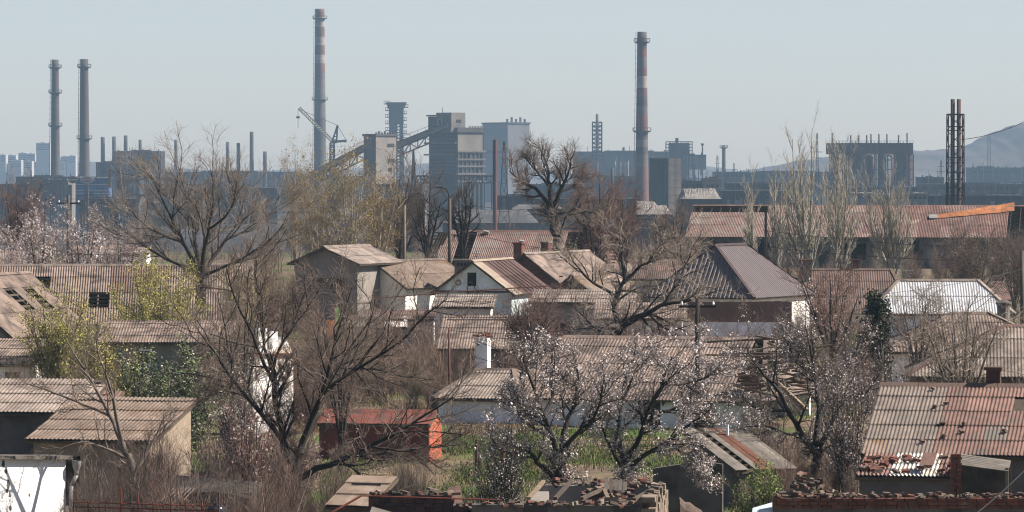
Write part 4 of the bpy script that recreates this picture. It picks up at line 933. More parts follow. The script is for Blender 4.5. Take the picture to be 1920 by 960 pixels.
# brown board fence with white wall below
t = thing('board_fence', 'long dark brown board fence in front of the brown metal roof', 'fence', (X(1255, 232), 232, gz(232)))
n_ = 34
for k in range(n_):
    x_ = k * (X(1485, 232) - X(1255, 232)) / n_; MB().bx(x_, x_ + .196, 0 + .012 * (k % 2), .03 + .012 * (k % 2), Z(604, 232) - gz(232) , Z(565, 232) - gz(232) + rnd.uniform(-.02, .02)).build('board', 'fence_brown', t)
MB().bx(-.1, 6.8, .05, .25, 0, Z(604, 232) - gz(232)).build('plinth', 'cool_white', t)
footprint(X(1370, 232), 232, 0, 7, .6)
# --- right: brown corrugated roof with chimneys
D0 = 262
rb = house('brown_corrugated_house', 'house with a red-brown corrugated roof and two stub chimneys below the poplars', centre(1484, D0, R(-2), 7.2, 7.5), R(-2), 7.2, 7.5, Z(582, D0), Z(506, D0 + 3.7), 'white', sheet=('asb_brown', 1.13, 1.75, 8), seed=22, roof='hip', hipr=.9, ridgecap='asb_brown')
z_ = rb.location.z
chimney_stack(rb, X(1517, D0) - rb.location.x, -.9, Z(530, D0) - z_, Z(486, D0 + 3) - z_, .75, .6, 'concrete', 'brick'); chimney_stack(rb, X(1612, D0) - rb.location.x, .2, Z(520, D0) - z_, Z(486, D0 + 4) - z_, .45, .45, 'brick_sooty', 'brick_sooty')
# --- silver roof
D0 = 226
sv = house('silver_roof_house', 'house with a shiny silver-white corrugated hip roof', centre(1638, D0, R(-2), 7.2, 5.2), R(-2), 7.2, 5.2, Z(583, D0), Z(526, D0 + 2.6), 'cool_white', sheet=('silver', 1.13, 1.75, 8), roof='hip', hipr=1.5, seed=23, ridgecap='asb_pale')
t = thing('cowl_chimney', 'small round masonry chimney with a cowl right of the silver roof', 'chimney', (X(1882, 222), 222, gz(222)))
MB().lathe([(.35, 0), (.33, Z(572, 222) - gz(222)), (.42, Z(570, 222) - gz(222)), (.42, Z(567, 222) - gz(222)), (.1, Z(562, 222) - gz(222))], n=14).build('shaft', 'concrete', t)
# --- grey hip roofs right
D0 = 196
low_roof('house', 'house with a broad grey corrugated roof just below the silver roof', 1668, 200, -1, 8.2, 6.5, 655, 588, 'asb', 'white', 41, 'house', 'hip', 1.13, 1.5)
D0 = 176
hp = house('hip_roof_house', 'house with a pale grey corrugated hip roof at the right edge', centre(1706, D0, R(-6), 9, 6.4), R(-6), 9, 6.4, Z(698, D0), Z(611, D0 + 3.2), 'wood_grey', sheet=('asb_pale', 1.13, 1.5, 8), roof='hip', hipr=4.0, seed=24, ridgecap='asb_pink', ov=.4)
# --- long centre house with white walls
D0 = 168
def ch_skip(i, j, nu, nv): return i >= nu - 2 and j >= 1
ch = house('long_white_house', 'long low white house with a tan corrugated roof behind the blossoming trees', centre(966, D0 + 2.2, R(-17), 10.0, 9.0), R(-17), 10.0, 9.0, Z(742, D0 + 2), Z(633, D0 + 6), 'white', sheet=('asb', 1.13, 1.5, 8), roof='hip', hipr=.8, deck=('f',), skipf=ch_skip, seed=25, base=.3, ov=.3, ridgecap='asb',
           opens={'f': [(3.0, 3.7, .6, 1.6, 'win'), (5.2, 6.0, .5, 1.6, 'hole'), (7.3, 8.2, .4, 1.6, 'hole')], 'r': [(.2, 8.8, .05, 1.45, 'hole')]})
ex = house('white_extension', 'white walled wing with a tan corrugated roof and tall white chimney', centre(822, D0 + 2.6, R(-17), 3.3, 5.0), R(-17), 3.3, 5.0, Z(743, D0 + 2.4), Z(694, D0 + 4.8), 'cool_white', sheet=('asb_pale', 1.13, 1.3, 8), roof='hip', hipr=.9, seed=26, base=.3, ov=.3, ovx=.15, opens={'f': [(2.25, 2.4, .9, 1.6, 'hole')]}, ridgecap='asb')
MB().bx(-1.62, 1.5, -2.55, -2.49, .05, .52).build('plinth', 'dark_plaster', ex)
z_ = ex.location.z
cm = MB().bx(-.95, -.45, .2, .7, 1.4, Z(634, D0 + 5) - z_).build('chimney', 'white_peel', ex)
rg = random.Random(2)
for k in range(10): MB().box((-.70 + rg.uniform(-.24, .24), .45 + rg.uniform(-.24, .24), Z(631, D0 + 5) - z_ + rg.uniform(-.02, .12)), (.25, .12, .08), rg.uniform(0, 3)).build('brick', 'brick', cm)
MB().bx(-.89, -.79, .18, .2, Z(648, D0 + 5) - z_, Z(640, D0 + 5) - z_).build('flue_slot', 'dark', cm)
# wrecked right end of the long house: beams and planks, brick stub
planks('timber_wreck', 'tangle of splintered beams and planks at the wrecked end of the long house', (X(1470, 160.5), 160.5, gz(160)), 34, 3.4, 1.3, 'wood_pale', 1.6, 6, tilt=.25, dirx=-.05)
t = thing('long_beam', 'long bare beam slanting down across the splintered timber', 'beam', (X(1480, 157), 157, gz(157)))
MB().bar((X(1452, 157) - t.location.x, 0, Z(712, 157) - gz(157)), (X(1512, 157) - t.location.x, -.5, Z(768, 157) - gz(157)), .22, .12).build('timber', 'wood_pale', t); MB().bar((X(1440, 157) - t.location.x, .1, Z(735, 157) - gz(157)), (X(1452, 157) - t.location.x, 0, Z(712, 157) - gz(157)), .1).build('prop', 'wood', t)
t = thing('brick_stub', 'broken orange brick wall stub right of the long tan roof', 'wall', (X(1415, 168), 168, gz(168)))
for r_ in range(16):
    for c_ in range(4):
        if c_ * .9 + r_ * .16 > 3.6: continue
        MB().box((c_ * .27 + (.13 if r_ % 2 else 0) - .4, rnd.uniform(-.02, .02), 1.2 + r_ * .095), (.25, .13, .08)).build('brick', 'brick', t)
MB().bx(-.5, .6, -.05, .12, 0, 1.2).build('footing', 'mortar', t)
# --- roofs at left
D0 = 236
def lr_skip(i, j, nu, nv): return (j == 1 and i == 6) or (j == 2 and i == 3) or (j == 0 and i in (2, 9))
def lr_mat(i, j, nu, nv, rg): return 'asb_brown' if (i in (7, 8, 9) and j > 1) else ('asb_lichen' if rg.random() < .25 else 'asb')
lr = house('barn', 'long barn at left with a sagging tan corrugated roof and gaps', centre(-60, D0, R(3), 15.5, 11), R(3), 15.5, 11, Z(604, D0), Z(498, D0 + 5.5), 'white', sheet=(lr_mat, 1.13, 1.75, 8), deck=('f',), skipf=lr_skip, seed=27, cat='barn', amp=.026, ridgecap='asb_pale')
lb_ = house('barn', 'barn roof with pale cracked sheets cut by the left edge', gable_centre(-95, 205, R(72), 9), R(72), 9, 6.4, Z(625, 205), Z(520, 205), 'grey_plaster', sheet=('asb', 1.13, 1.75, 8), seed=43, cat='barn', drop=.08, deck=('f',))
low_roof('tile_roof_shed', 'low shed with a ribbed brown roof behind the white flowering bush', 188, 206, 0, 6.2, 3.2, 640, 606, 'asb', 'grey_plaster', 44)
low_roof('house', 'small grey roof at the far left edge behind the barn', -60, 262, 6, 4.5, 5, 506, 472, 'asb', 'white', 45, 'house', 'gable', 1.13, 1.75)
low_roof('cottage', 'tan roof showing right of the big bare tree trunk', 395, 250, 4, 2.6, 5, 548, 490, 'asb', 'grey_plaster', 46, 'house', 'gable', 1.13, 1.5)
low_roof('white_cottage', 'white walled cottage half hidden at the left edge', -80, 186, -8, 3.2, 3.5, 680, 640, 'asb', 'white', 47, 'house', 'shed')
low_roof('far_cottage', 'low white cottage behind the left blossom thicket', 140, 300, 0, 5, 4, 474, 462, 'asb_pale', 'white_clean', 48, 'house', 'gable')
low_roof('far_shed', 'reddish roofed shed right of the centre tree behind its branches', 1190, 285, -6, 5.6, 5, 520, 488, 'asb_brown', 'white', 49, 'shed', 'gable')
low_roof('grey_cottage', 'grey walled cottage behind the branches of the centre tree', 1120, 222, -3, 4.4, 4, 596, 570, 'asb', 'cool_white', 50, 'house', 'shed')
low_roof('edge_house', 'reddish roof at the right edge beyond the silver roof', 1860, 300, 8, 5, 6, 560, 530, 'asb_pink', 'white', 51, 'house', 'gable')
# --- white ruined gable behind the front tree
t = thing('ruined_gable', 'peeling whitewashed ruined wall with a chimney stub behind the front bare tree', 'wall', (X(520, 166), 166, gz(166)), R(38))
zz = lambda py: Z(py, 166) - gz(166)
MB().extrude([(-1.15, 0, 0), (.75, 0, 0), (.75, 0, zz(668)), (.55, 0, zz(646)), (.3, 0, zz(632)), (.1, 0, zz(650)), (-1.15, 0, zz(668))], (0, .35, 0)).build('wall', 'white_peel', t)
MB().bx(-1.2, .8, -.07, .42, zz(668), zz(663)).build('brick_band', 'brick', t)
MB().bx(-.85, -.45, .05, .4, zz(664), zz(615)).build('chimney_stub', 'white_peel', t); MB().bx(-.2, .05, .05, .3, zz(664), zz(622)).build('chimney_stub', 'white_peel', t)
# --- red shed
D0 = 154
rs = house('red_shed', 'rusty red metal shed with its end wall coloured orange for the sunlight', centre(598, D0 + 1.2, R(-9), 4.05, 2.6), R(-9), 4.05, 2.6, Z(798, D0), Z(775, D0 + 1.3), 'red_shed', sheet=('red_shed', .7, 1.4, 1), amp=.005, ov=.08, ovx=.08, ridgecap='red_shed', seed=28, cat='shed', base=.05)
MB().bx(2.026, 2.05, -1.28, 1.28, .02, Z(798, D0) - .06).build('end_wall', 'orange_shed', rs)  # sunlit look of the right end put into a brighter colour
MB().extrude([(2.03, -1.28, Z(798, D0) - .05), (2.03, 1.28, Z(798, D0) - .05), (2.03, 0, Z(776, D0 + 1.3) - .1)], (.022, 0, 0)).build('end_gable', 'orange_shed', rs)
MB().bx(2.05, 2.08, -1.3, 1.3, .72, .80).build('rail', 'rust_red', rs)
for k in range(9): MB().bar((-2.0 + k * .5, -1.4, Z(798, D0) - .05), (-2.0 + k * .5, -.02, Z(775, D0 + 1.3) - .02), .035).build('seam', 'rust_red', rs)
# --- tan shed, lower left
D0 = 139
ts = house('tan_shed', 'tan plastered shed with a lichen stained lean-to roof at lower left', centre(62, D0 + .6, R(-13), 3.95, 4.6), R(-13), 3.95, 4.6, Z(824, D0), Z(752, D0 + 4.2), 'tan_plaster', sheet=('asb_lichen', 1.13, 1.2, 8), roof='shed', seed=29, cat='shed', ov=.25, opens={'r': [(.9, 1.5, .5, 1.7, 'hole')], 'f': [(.8, 1.6, .2, 1.7, 'hole')]})
low_roof('shed', 'grey roofed shed behind the tan shed at the left edge', -40, 143.5, -6, 3.4, 4, 770, 716, 'asb_pale', 'dark_plaster', 52, drop=.1, opens={})
low_roof('brick_annexe', 'broken brick annexe with loose tiles against the tan shed', 52, 146.2, -8, 2.6, 2.0, 772, 738, 'asb_pink', 'brick', 53, drop=.35)
# --- bright white wall at the lower left corner
D0 = 121
t = thing('white_wall_house', 'bright white wall with a gutter pipe in the lower left corner', 'house', (X(122, D0), D0, 0), R(50)); footprint(X(60, D0), D0 - 2, R(50), 4, 1)
zt = Z(862, D0)
MB().extrude([(-3.9, 0, 0), (0, 0, 0), (0, 0, zt), (-3.9, 0, zt + .22)], (0, .3, 0)).build('wall', 'white_clean', t)
MB().extrude([(-3.9, -.18, zt + .22), (.12, -.18, zt), (.12, -.18, zt + .1), (-3.9, -.18, zt + .32)], (0, .9, 0)).build('roof_edge', 'wood_grey', t)
dp = MB(); dp.tube((.1, -.12, 0), (.1, -.12, zt - .75), .06); dp.tube((.1, -.12, zt - .75), (.24, -.2, zt - .45), .06); dp.tube((.24, -.2, zt - .45), (.24, -.2, zt - .28), .06); dp.lathe([(.07, 0), (.13, .16), (.14, .28)], (.24, -.2, zt - .32), 12)
dp.build('downpipe', 'galv', t, smooth=True)
rg = random.Random(8)
for k in range(14):   # holes in the plaster
    u = -rg.uniform(1.2, 3.7) if k > 3 else -rg.uniform(2.2, 3.7); v = zt - rg.uniform(.05, 1.5) if k > 3 else zt - rg.uniform(.0, .2); s_ = rg.uniform(.025, .07)
    pts = [(u + s_ * rg.uniform(.6, 1.2) * math.cos(6.28 * i / 7), -.004, v + s_ * rg.uniform(.8, 2.2) * math.sin(6.28 * i / 7)) for i in range(7)]
    MB().extrude(pts, (0, .003, 0)).build('plaster_hole', 'dark_plaster', t)
MB().extrude([(-3.9, -.006, 0), (-3.05, -.006, 0), (-3.15, -.006, .6), (-3.4, -.006, 1.1), (-3.35, -.006, 1.5), (-3.62, -.006, 2.0), (-3.55, -.006, zt - .2), (-3.9, -.006, zt - .1)], (0, .004, 0)).build('bare_masonry', 'mortar', t)

# --- house with the pink-grey sheets, lower right
D0 = 126
def pk_mat(i, j, nu, nv, rg):
    if i < 3: return 'asb_lichen' if (i < 1 and j == 0) else 'asb_grey'
    return 'asb_grey' if (i == 5 and j == 1) or rg.random() < .05 else 'asb_pink'
def pk_skip(i, j, nu, nv): return (i, j) in ((6, 3), (10, 4))
yk = R(-12)
pk = house('pink_roof_house', 'house with a pink and grey corrugated sheet roof and brick chimney at lower right', centre(1622, D0 + .3, yk, 8.2, 9), yk, 8.2, 9, Z(848, D0), Z(723, D0 + 4.6), 'dark_plaster', sheet=(pk_mat, .70, 1.05, 6), skipf=pk_skip, seed=30, ov=.25, ovx=.1, ridgecap='asb_brown', amp=.015)
z_ = pk.location.z
chimney_stack(pk, -.75, .25, 3.7, Z(686, D0 + 5) - z_, .42, .42, 'brick_sooty', 'brick_sooty')
rg = random.Random(31)
sl = Vector((0, 4.5, Z(723, D0 + 4.6) - Z(848, D0))).normalized()
for k in range(11):
    v = rg.uniform(.5, 4.4); c = Vector((rg.uniform(-3, 2), -4.5, Z(848, D0) - z_)) + sl * v
    MB().box(c + Vector((0, -.03, .1)), (rg.uniform(.08, .2), rg.uniform(.06, .12), .07), rg.uniform(0, 3), tilt=(.4, 0)).build('fallen_brick', 'rubble', pk)
# lean-to below its eave, littered with bricks
D0 = 122.6
def lk_mat(i, j, nu, nv, rg): return 'white_sheet' if 2 <= i <= 4 else 'asb_pink'
lk = house('littered_lean_to', 'lean-to with white corrugated sheets littered with bricks below the pink roof', centre(1612, D0, yk, 2.75, 1.9), yk, 2.75, 1.9, Z(892, D0), Z(855, D0 + 1.9), 'dark_plaster', sheet=(lk_mat, .46, .62, 4), roof='shed', seed=34, cat='shed', amp=.025, ov=.15, ovx=.1,
           opens={'f': [(.45, .85, 1.15, 1.75, 'hole'), (1.2, 2.0, 1.0, 1.75, 'dark')]})
sl = Vector((0, 1.9, Z(855, D0 + 1.9) - Z(892, D0))).normalized(); z_ = lk.location.z
for k in range(34):
    v = rg.uniform(.1, 1.75); x_ = rg.uniform(-1.35, 1.35) if k > 16 else rg.uniform(-1.35, -.5)
    c = Vector((x_, -.95, Z(892, D0) - z_)) + sl * v
    b_ = MB().box((0, 0, 0), (.24, .115, .075), 0).build('brick', 'brick' if rg.random() < .7 else 'rubble', lk); b_.location = c + Vector((0, -.04, .115)); b_.rotation_euler = (rg.gauss(.35, .15), rg.gauss(0, .2), rg.gauss(.1, .5))
o = MB().bx(.82, 1.12, -1.0, -.98, 1.15, 1.72).build('shutter', 'wood_grey', lk); o.rotation_euler = (0, 0, 0)
MB().slab([(.35, -.9, 2.63), (.75, -.9, 2.63), (.8, -.35, 2.95), (.4, -.35, 2.95)], .02).build('loose_sheet', 'asb_pink', lk)
# wooden porch roof right of it
D0 = 121.5
t = thing('board_porch', 'sagging grey board porch roof right of the littered lean-to', 'porch', (X(1845, D0), D0, 0), R(-10)); footprint(X(1845, D0), D0, 0, 2, 1.6)
zb = Z(868, D0)
for k in range(7): MB().slab([(-.75 + .02 * k, -.7 + k * .19, zb + .03 * k), (.75, -.7 + k * .19, zb - .18 + .03 * k), (.75, -.53 + k * .19, zb - .15 + .03 * k), (-.75, -.53 + k * .19, zb + .03 + .03 * k)], .03).build('board', 'wood_grey', t)
for x_ in (-.7, .66): MB().bx(x_, x_ + .09, -.6, -.51, 0, zb - .1).build('post', 'green_paint' if False else 'wood_grey', t)
MB().bx(-.75, .75, .5, .6, 0, zb - .1).build('back_wall', 'soot', t)
t = thing('brick_pier', 'crumbling brick pier between the littered lean-to and the board porch', 'pier', (X(1792, 121), 121, 0))
for r_ in range(26):
    for c_ in range(2): MB().box((-.07 + c_ * .15 + rnd.uniform(-.02, .02), rnd.uniform(-.03, .03), .8 + r_ * .082), (.145, .26, .074), rnd.uniform(-.1, .1)).build('brick', 'brick', t)
MB().bx(-.16, .16, -.14, .14, 0, .77).build('footing', 'mortar', t)

# --- plank roofed shed in the middle
D0 = 139
ps = house('plank_shed', 'small shed with a plank and rusty sheet lean-to roof right of the blossom', centre(1388, 137.5, R(25), 1.75, 3.4), R(25), 1.75, 3.4, Z(880, 137.5), Z(808, 140.8), 'dark_plaster', sheet=(lambda i, j, nu, nv, rg: 'rust' if i in (4, 5) else 'wood_grey', .24, 4.2, 1), roof='shed', amp=.004, seed=35, cat='shed', ov=.2, deck=('f',), skipf=lambda i, j, nu, nv: i == 2)
MB().tube((.2, 1.2, Z(815, 140) - gz(138)), (.2, 1.2, Z(790, 140) - gz(138)), .05).build('vent_pipe', 'white_clean', ps)
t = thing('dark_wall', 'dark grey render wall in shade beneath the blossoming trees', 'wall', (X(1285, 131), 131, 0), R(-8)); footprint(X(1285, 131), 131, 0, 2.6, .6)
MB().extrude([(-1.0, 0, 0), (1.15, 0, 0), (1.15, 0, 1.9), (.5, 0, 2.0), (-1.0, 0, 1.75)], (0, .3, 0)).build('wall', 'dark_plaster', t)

# ================================================================ ruins along the bottom edge
def masonry(t, x0, x1, z0, z1, y, bw, bh, m, along='x', ragged=.0, seed=0, th=.28, name='stone'):
    rg = random.Random(seed); r_ = 0; z = z0
    while z < z1 - .02:
        u = x0 - (bw / 2 if r_ % 2 else 0)
        while u < x1:
            w_ = bw * rg.uniform(.8, 1.15); a = max(u, x0); b = min(u + w_ - .015, x1)
            if b - a > .06 and not (ragged and z > z1 - ragged and rg.random() < .5):
                d = rg.uniform(-.015, .02); hz = bh * rg.uniform(.84, .97)
                if along == 'x': MB().bx(a, b, y - d, y + th, z, z + hz).build(name, m, t)
                else: MB().bx(y - th, y + d, a, b, z, z + hz).build(name, m, t)
            u += w_
        z += bh; r_ += 1
def rubble_line(t, p, q, n, seed, zs=.15, sp=.16, big=1.0, names=('brick', 'stone')):
    rg = random.Random(seed); p = Vector(p); q = Vector(q)
    for k in range(n):
        c = p.lerp(q, rg.random()) + Vector((rg.gauss(0, sp * .3), rg.gauss(0, sp), abs(rg.gauss(0, zs))))
        if rg.random() < .6: d = (.23 * big, .11 * big, .06 * big); nm = names[0]; mm = rg.choice(('brick', 'rubble', 'rubble', 'brick_sooty', 'mortar'))
        else: d = (rg.uniform(.06, .24) * big, rg.uniform(.05, .2) * big, rg.uniform(.03, .10) * big); nm = names[1]; mm = rg.choice(('stone', 'rubble', 'mortar', 'wood'))
        MB().box(c, d, rg.uniform(0, 3.14), tilt=(rg.gauss(0, .16), rg.gauss(0, .16))).build(nm, mm, t)
# centre ruin: roofless house, stone end wall lit from the right
rx = thing('roofless_ruin', 'roofless burnt house with a crumbling stone end wall at the bottom centre', 'ruin', (X(1200, 106), 106, 0), R(-5)); footprint(X(1080, 106), 109, 0, 5, 7)
zt = Z(940, 106)
MB().bx(-4.2, 0, 0, .35, 0, zt - .12).build('front_wall', 'dark_plaster', rx)  # shade of the front face is put into the dark wall colour
MB().bx(-2.9, -2.3, -.02, .05, 0, zt - .13).build('soot_stain', 'soot', rx)
o_ = []
MB().bx(-2.95, .2, 5.6, 5.9, 0, zt - .05).build('back_wall', 'grey_plaster', rx); MB().bx(-3.0, -2.7, .35, 5.6, 0, zt - .2).build('side_wall', 'grey_plaster', rx)
MB().bx(-1.45, -1.25, .4, 5.5, 0, zt - .3).build('inner_wall', 'grey_plaster', rx)
MB().bx(-.02, .3, .36, 6.3, 0, zt - 1.3).build('stone_base', 'mortar', rx)
masonry(rx, 0, 6.4, zt - 1.3, zt, .38, .42, .14, 'stone', along='y', ragged=.2, seed=3, th=.36)
rubble_line(rx, (-4.2, .17, zt - .14), (0, .17, zt - .14), 60, 5, .05, .10); rubble_line(rx, (-2.9, 5.75, zt - .05), (.2, 5.75, zt - .05), 50, 6, .07, .1)
rubble_line(rx, (.2, .4, zt - .03), (.2, 6.0, zt - .03), 34, 7, .05, .08); rubble_line(rx, (-1.35, .5, zt - .3), (-1.35, 5.4, zt - .3), 34, 8, .06, .08)
rubble_line(rx, (-1.6, 3.6, zt - .25), (-.5, 4.2, zt - .2), 40, 15, .16, .3)
for k in range(9): MB().bar((-2.8 + k * .33, rnd.uniform(.2, .6), zt + .02), (-2.7 + k * .33 + rnd.uniform(-.6, .6), rnd.uniform(4.8, 5.8), zt + rnd.uniform(0, .12)), .10, .07).build('burnt_rafter', 'wood' if k % 3 else 'wood_pale', rx) if k % 2 == 0 else None
for k in range(5): MB().slab([(-1.1 + .12 * k, 3.2, zt + .02), (-1.0 + .12 * k, 3.2, zt + .02), (-1.0 + .12 * k, 3.4, zt + .35 - .03 * k), (-1.1 + .12 * k, 3.4, zt + .35 - .03 * k)], .02).build('slat', 'wood_grey', rx)
# burnt wall left of it
t = thing('burnt_wall', 'soot blackened brick wall with a stepped broken top at the bottom', 'wall', (X(800, 109), 109, 0), R(-4)); footprint(X(800, 109), 109, 0, 3.4, 1)
zt2 = Z(922, 109)
MB().bx(-1.5, 1.6, .06, .3, 0, zt2 - .5).build('core', 'soot', t)
masonry(t, -1.5, .7, zt2 - .9, zt2 - .1, .03, .26, .10, 'brick_sooty', seed=9, name='brick', th=.25); masonry(t, .7, 1.6, zt2 - .9, zt2 - .42, .03, .26, .10, 'brick_sooty', seed=10, name='brick', th=.25)
rubble_line(t, (-1.5, .15, zt2 - .08), (.7, .15, zt2 - .08), 26, 11, .04, .08); rubble_line(t, (.7, .15, zt2 - .4), (1.6, .15, zt2 - .44), 12, 12, .04, .08)
# small tan roof + grey slab + red pipe
low_roof('shed', 'tiny tan roofed shed with a dark front at the bottom left of centre', 634, 112, -22, .85, 1.1, 940, 904, 'asb_lichen', 'dark_plaster', 61, sw=.5, sl=.7)
t = thing('grey_slab_roof', 'smooth grey sloping slab roof at the bottom edge', 'roof', (X(715, 106), 106, 0))
MB().slab([(-.45, -.6, 2.0), (.8, -.6, 1.85), (.65, .4, 2.3), (-.25, .4, 2.55)], .08).build('slab', 'concrete', t); MB().bx(-.4, .6, -.3, .3, 0, 2.1).build('base', 'dark_plaster', t)
t = thing('red_pipe', 'thin rusty red pipe slanting across the tiny tan shed', 'pipe', (X(650, 107), 107, 0))
MB().tube((X(622, 107) - t.location.x, 0, Z(962, 107)), (X(676, 107) - t.location.x, .3, Z(932, 107)), .03).build('pipe', 'rust_red', t); MB().tube((X(676, 107) - t.location.x, .3, Z(932, 107)), (X(940, 107) - t.location.x, .3, Z(940, 107)), .018).build('pipe_run', 'rust_red', t)
# right ruins
rr = thing('brick_parapet', 'long red brick ruin wall strewn with rubble along the bottom right', 'wall', (X(1450, 104.5), 104.5, 0), R(-1)); footprint(X(1700, 106), 106, 0, 7, 3)
zt3 = Z(930, 104.5)
MB().bx(0, 6.6, .08, .5, 0, zt3 - .32).build('core', 'dark_plaster', rr)
masonry(rr, 0, 6.6, zt3 - .32, zt3 - .06, .05, .26, .085, 'brick', seed=13, name='brick', th=.4)
rubble_line(rr, (0, .25, zt3 - .04), (6.6, .25, zt3 - .04), 170, 14, .045, .13, .72)
r2 = thing('rubble_wall', 'second broken wall heaped with bricks in front of the pink roofed house', 'wall', (X(1460, 109), 109, 0), R(-2))
zt4 = Z(912, 109)
MB().extrude([(0, 0, 0), (6.6, 0, 0), (6.6, 0, zt4 - .35), (5, 0, zt4 - .3), (3.2, 0, zt4 - .5), (2.2, 0, zt4 - .45), (1.3, 0, zt4 - .35), (.6, 0, zt4 + .0), (0, 0, zt4 - .3)], (0, .35, 0)).build('core', 'mortar', r2)
rubble_line(r2, (0, .15, zt4 - .35), (1.6, .15, zt4 - .3), 30, 16, .08, .12); rubble_line(r2, (1.6, .15, zt4 - .46), (3.4, .15, zt4 - .48), 36, 18, .05, .10, .8); rubble_line(r2, (3.4, .15, zt4 - .42), (6.6, .15, zt4 - .32), 60, 20, .07, .10, .9); rubble_line(r2, (.4, .15, zt4 - .05), (1.1, .15, zt4 - .05), 34, 17, .14, .14)
t = thing('turquoise_slab', 'pale turquoise sloping slab beside the brick ruin wall', 'slab', (X(1436, 105), 105, 0))
MB().slab([(-.35, -.3, Z(962, 105)), (.2, -.3, Z(955, 105)), (.2, .3, Z(944, 105)), (-.3, .3, Z(955, 105))], .05).build('slab', 'plaster_blue', t); MB().bx(-.25, .15, -.2, .2, 0, Z(964, 105)).build('base', 'mortar', t)
t = thing('charred_heap', 'curved heap of charred earth and roots right of the stone end wall', 'heap', (X(1330, 110), 110, 0)); footprint(X(1330, 110), 110, 0, 2, 1)
mb = MB()
for j in range(6):
    for i in range(13):
        u = i / 12; mb.v.append((-.75 + 1.7 * u, -.4 + .2 * j, max(0, (1.1 + 1.35 * (1 - u) ** .8) * math.sin(min(1, (j + .6) / 3.4) * 1.5708)) + rnd.uniform(-.06, .06)))
for j in range(5):
    for i in range(12): mb.f.append((j * 13 + i, j * 13 + i + 1, (j + 1) * 13 + i + 1, (j + 1) * 13 + i))
mb.build('soil', 'rubble', t)
# rust pipe fence lower left
t = thing('pipe_fence', 'thin rust red pipe fence at the bottom left', 'fence', (X(135, 112), 112, 0))
Lf = X(410, 112) - X(135, 112)
for k in range(10): MB().tube((k * Lf / 9, 0, 0), (k * Lf / 9 + rnd.uniform(-.03, .03), 0, Z(928 + rnd.uniform(-14, 14), 112)), .018, n=6).build('post', 'rust_red', t)
for py in (948, 957): MB().tube((0, 0, Z(py - 6, 112)), (Lf, 0, Z(py + 2, 112)), .018, n=6).build('rail', 'rust_red', t)
t = thing('sheet_scrap', 'scrap of pale corrugated sheet leaning on rubble near the bottom left', 'roof sheet', (X(322, 117), 117, 0))
for k in range(6): MB().slab([(-.35 + k * .12, -.25, 1.85), (-.28 + k * .12, -.25, 1.9), (.0 + k * .12, .35, 2.2), (-.07 + k * .12, .35, 2.15)], .02).build('rib', 'asb_pale', t)
MB().box((0, .1, 1.0), (.9, .5, 1.7)).build('base', 'soot', t)
t = thing('rubble_pile', 'pile of broken bricks and boards behind the pipe fence', 'rubble', (X(330, 121), 121, 0)); rubble_line(t, (-1.6, 0, 1.2), (1.4, 0, 1.3), 70, 19, .2, .35); MB().box((-.1, .1, .6), (3.2, .8, 1.2)).build('base', 'soot', t)
t = thing('dark_shed', 'collapsed dark shed with a sooty opening behind the rust fence', 'shed', (X(395, 124), 124, 0), R(-6)); footprint(X(395, 124), 124, 0, 3, 2)
MB().bx(-1.2, 1.2, 0, 1.4, 0, 1.55).build('wall', 'soot', t)
MB().slab([(-1.3, -.2, 1.55), (.2, -.25, 1.62), (1.3, -.2, 1.4), (1.3, 1.5, 1.75), (-1.3, 1.5, 1.95)], .05).build('roof', 'soot', t); MB().bx(.3, .9, -.03, .05, .2, 1.4).build('rusty_door', 'rust', t)
t = thing('barrel', 'dark blue plastic barrel standing by the rust fence', 'barrel', (X(404, 113), 113, 0))
MB().lathe([(.01, 1.45), (.2, 1.45), (.25, 1.52), (.27, 1.75), (.25, 1.98), (.2, 2.04), (.08, 2.06), (.08, 2.12), (.01, 2.12)], n=18).build('drum', 'glass', t, smooth=True); MB().bx(-.35, .35, -.3, .3, 0, 1.46).build('stand', 'soot', t)
t = thing('garden_scrap', 'low scrap lean-to of dark boards and a pink sheet on the lawn', 'scrap', (X(825, 137), 137, 0))
MB().slab([(-.5, -.2, .35), (.15, -.2, .3), (.2, .5, .55), (-.5, .5, .6)], .04).build('board', 'soot', t); MB().slab([(.2, -.2, .1), (.75, -.2, .1), (.65, .45, .75), (.25, .45, .7)], .03).build('sheet', 'asb_pink', t); MB().box((-.1, .3, .17), (.5, .3, .34)).build('crate', 'soot', t)
for k, (px, D_, h_, lb) in enumerate(((893, 150, 1.15, 'left rusty fence stake on the lawn'), (943, 151, 1.0, 'right rusty fence stake on the lawn'))):
    t = thing('fence_stake', lb, 'stake', (X(px, D_), D_, gz(D_))); MB().tube((0, 0, -.1), (.02, 0, h_), .05, n=7).build('stake', 'rust', t); MB().tube((.02, 0, h_), (.02, 0, h_ + .03), .065, n=7).build('cap', 'rust', t)

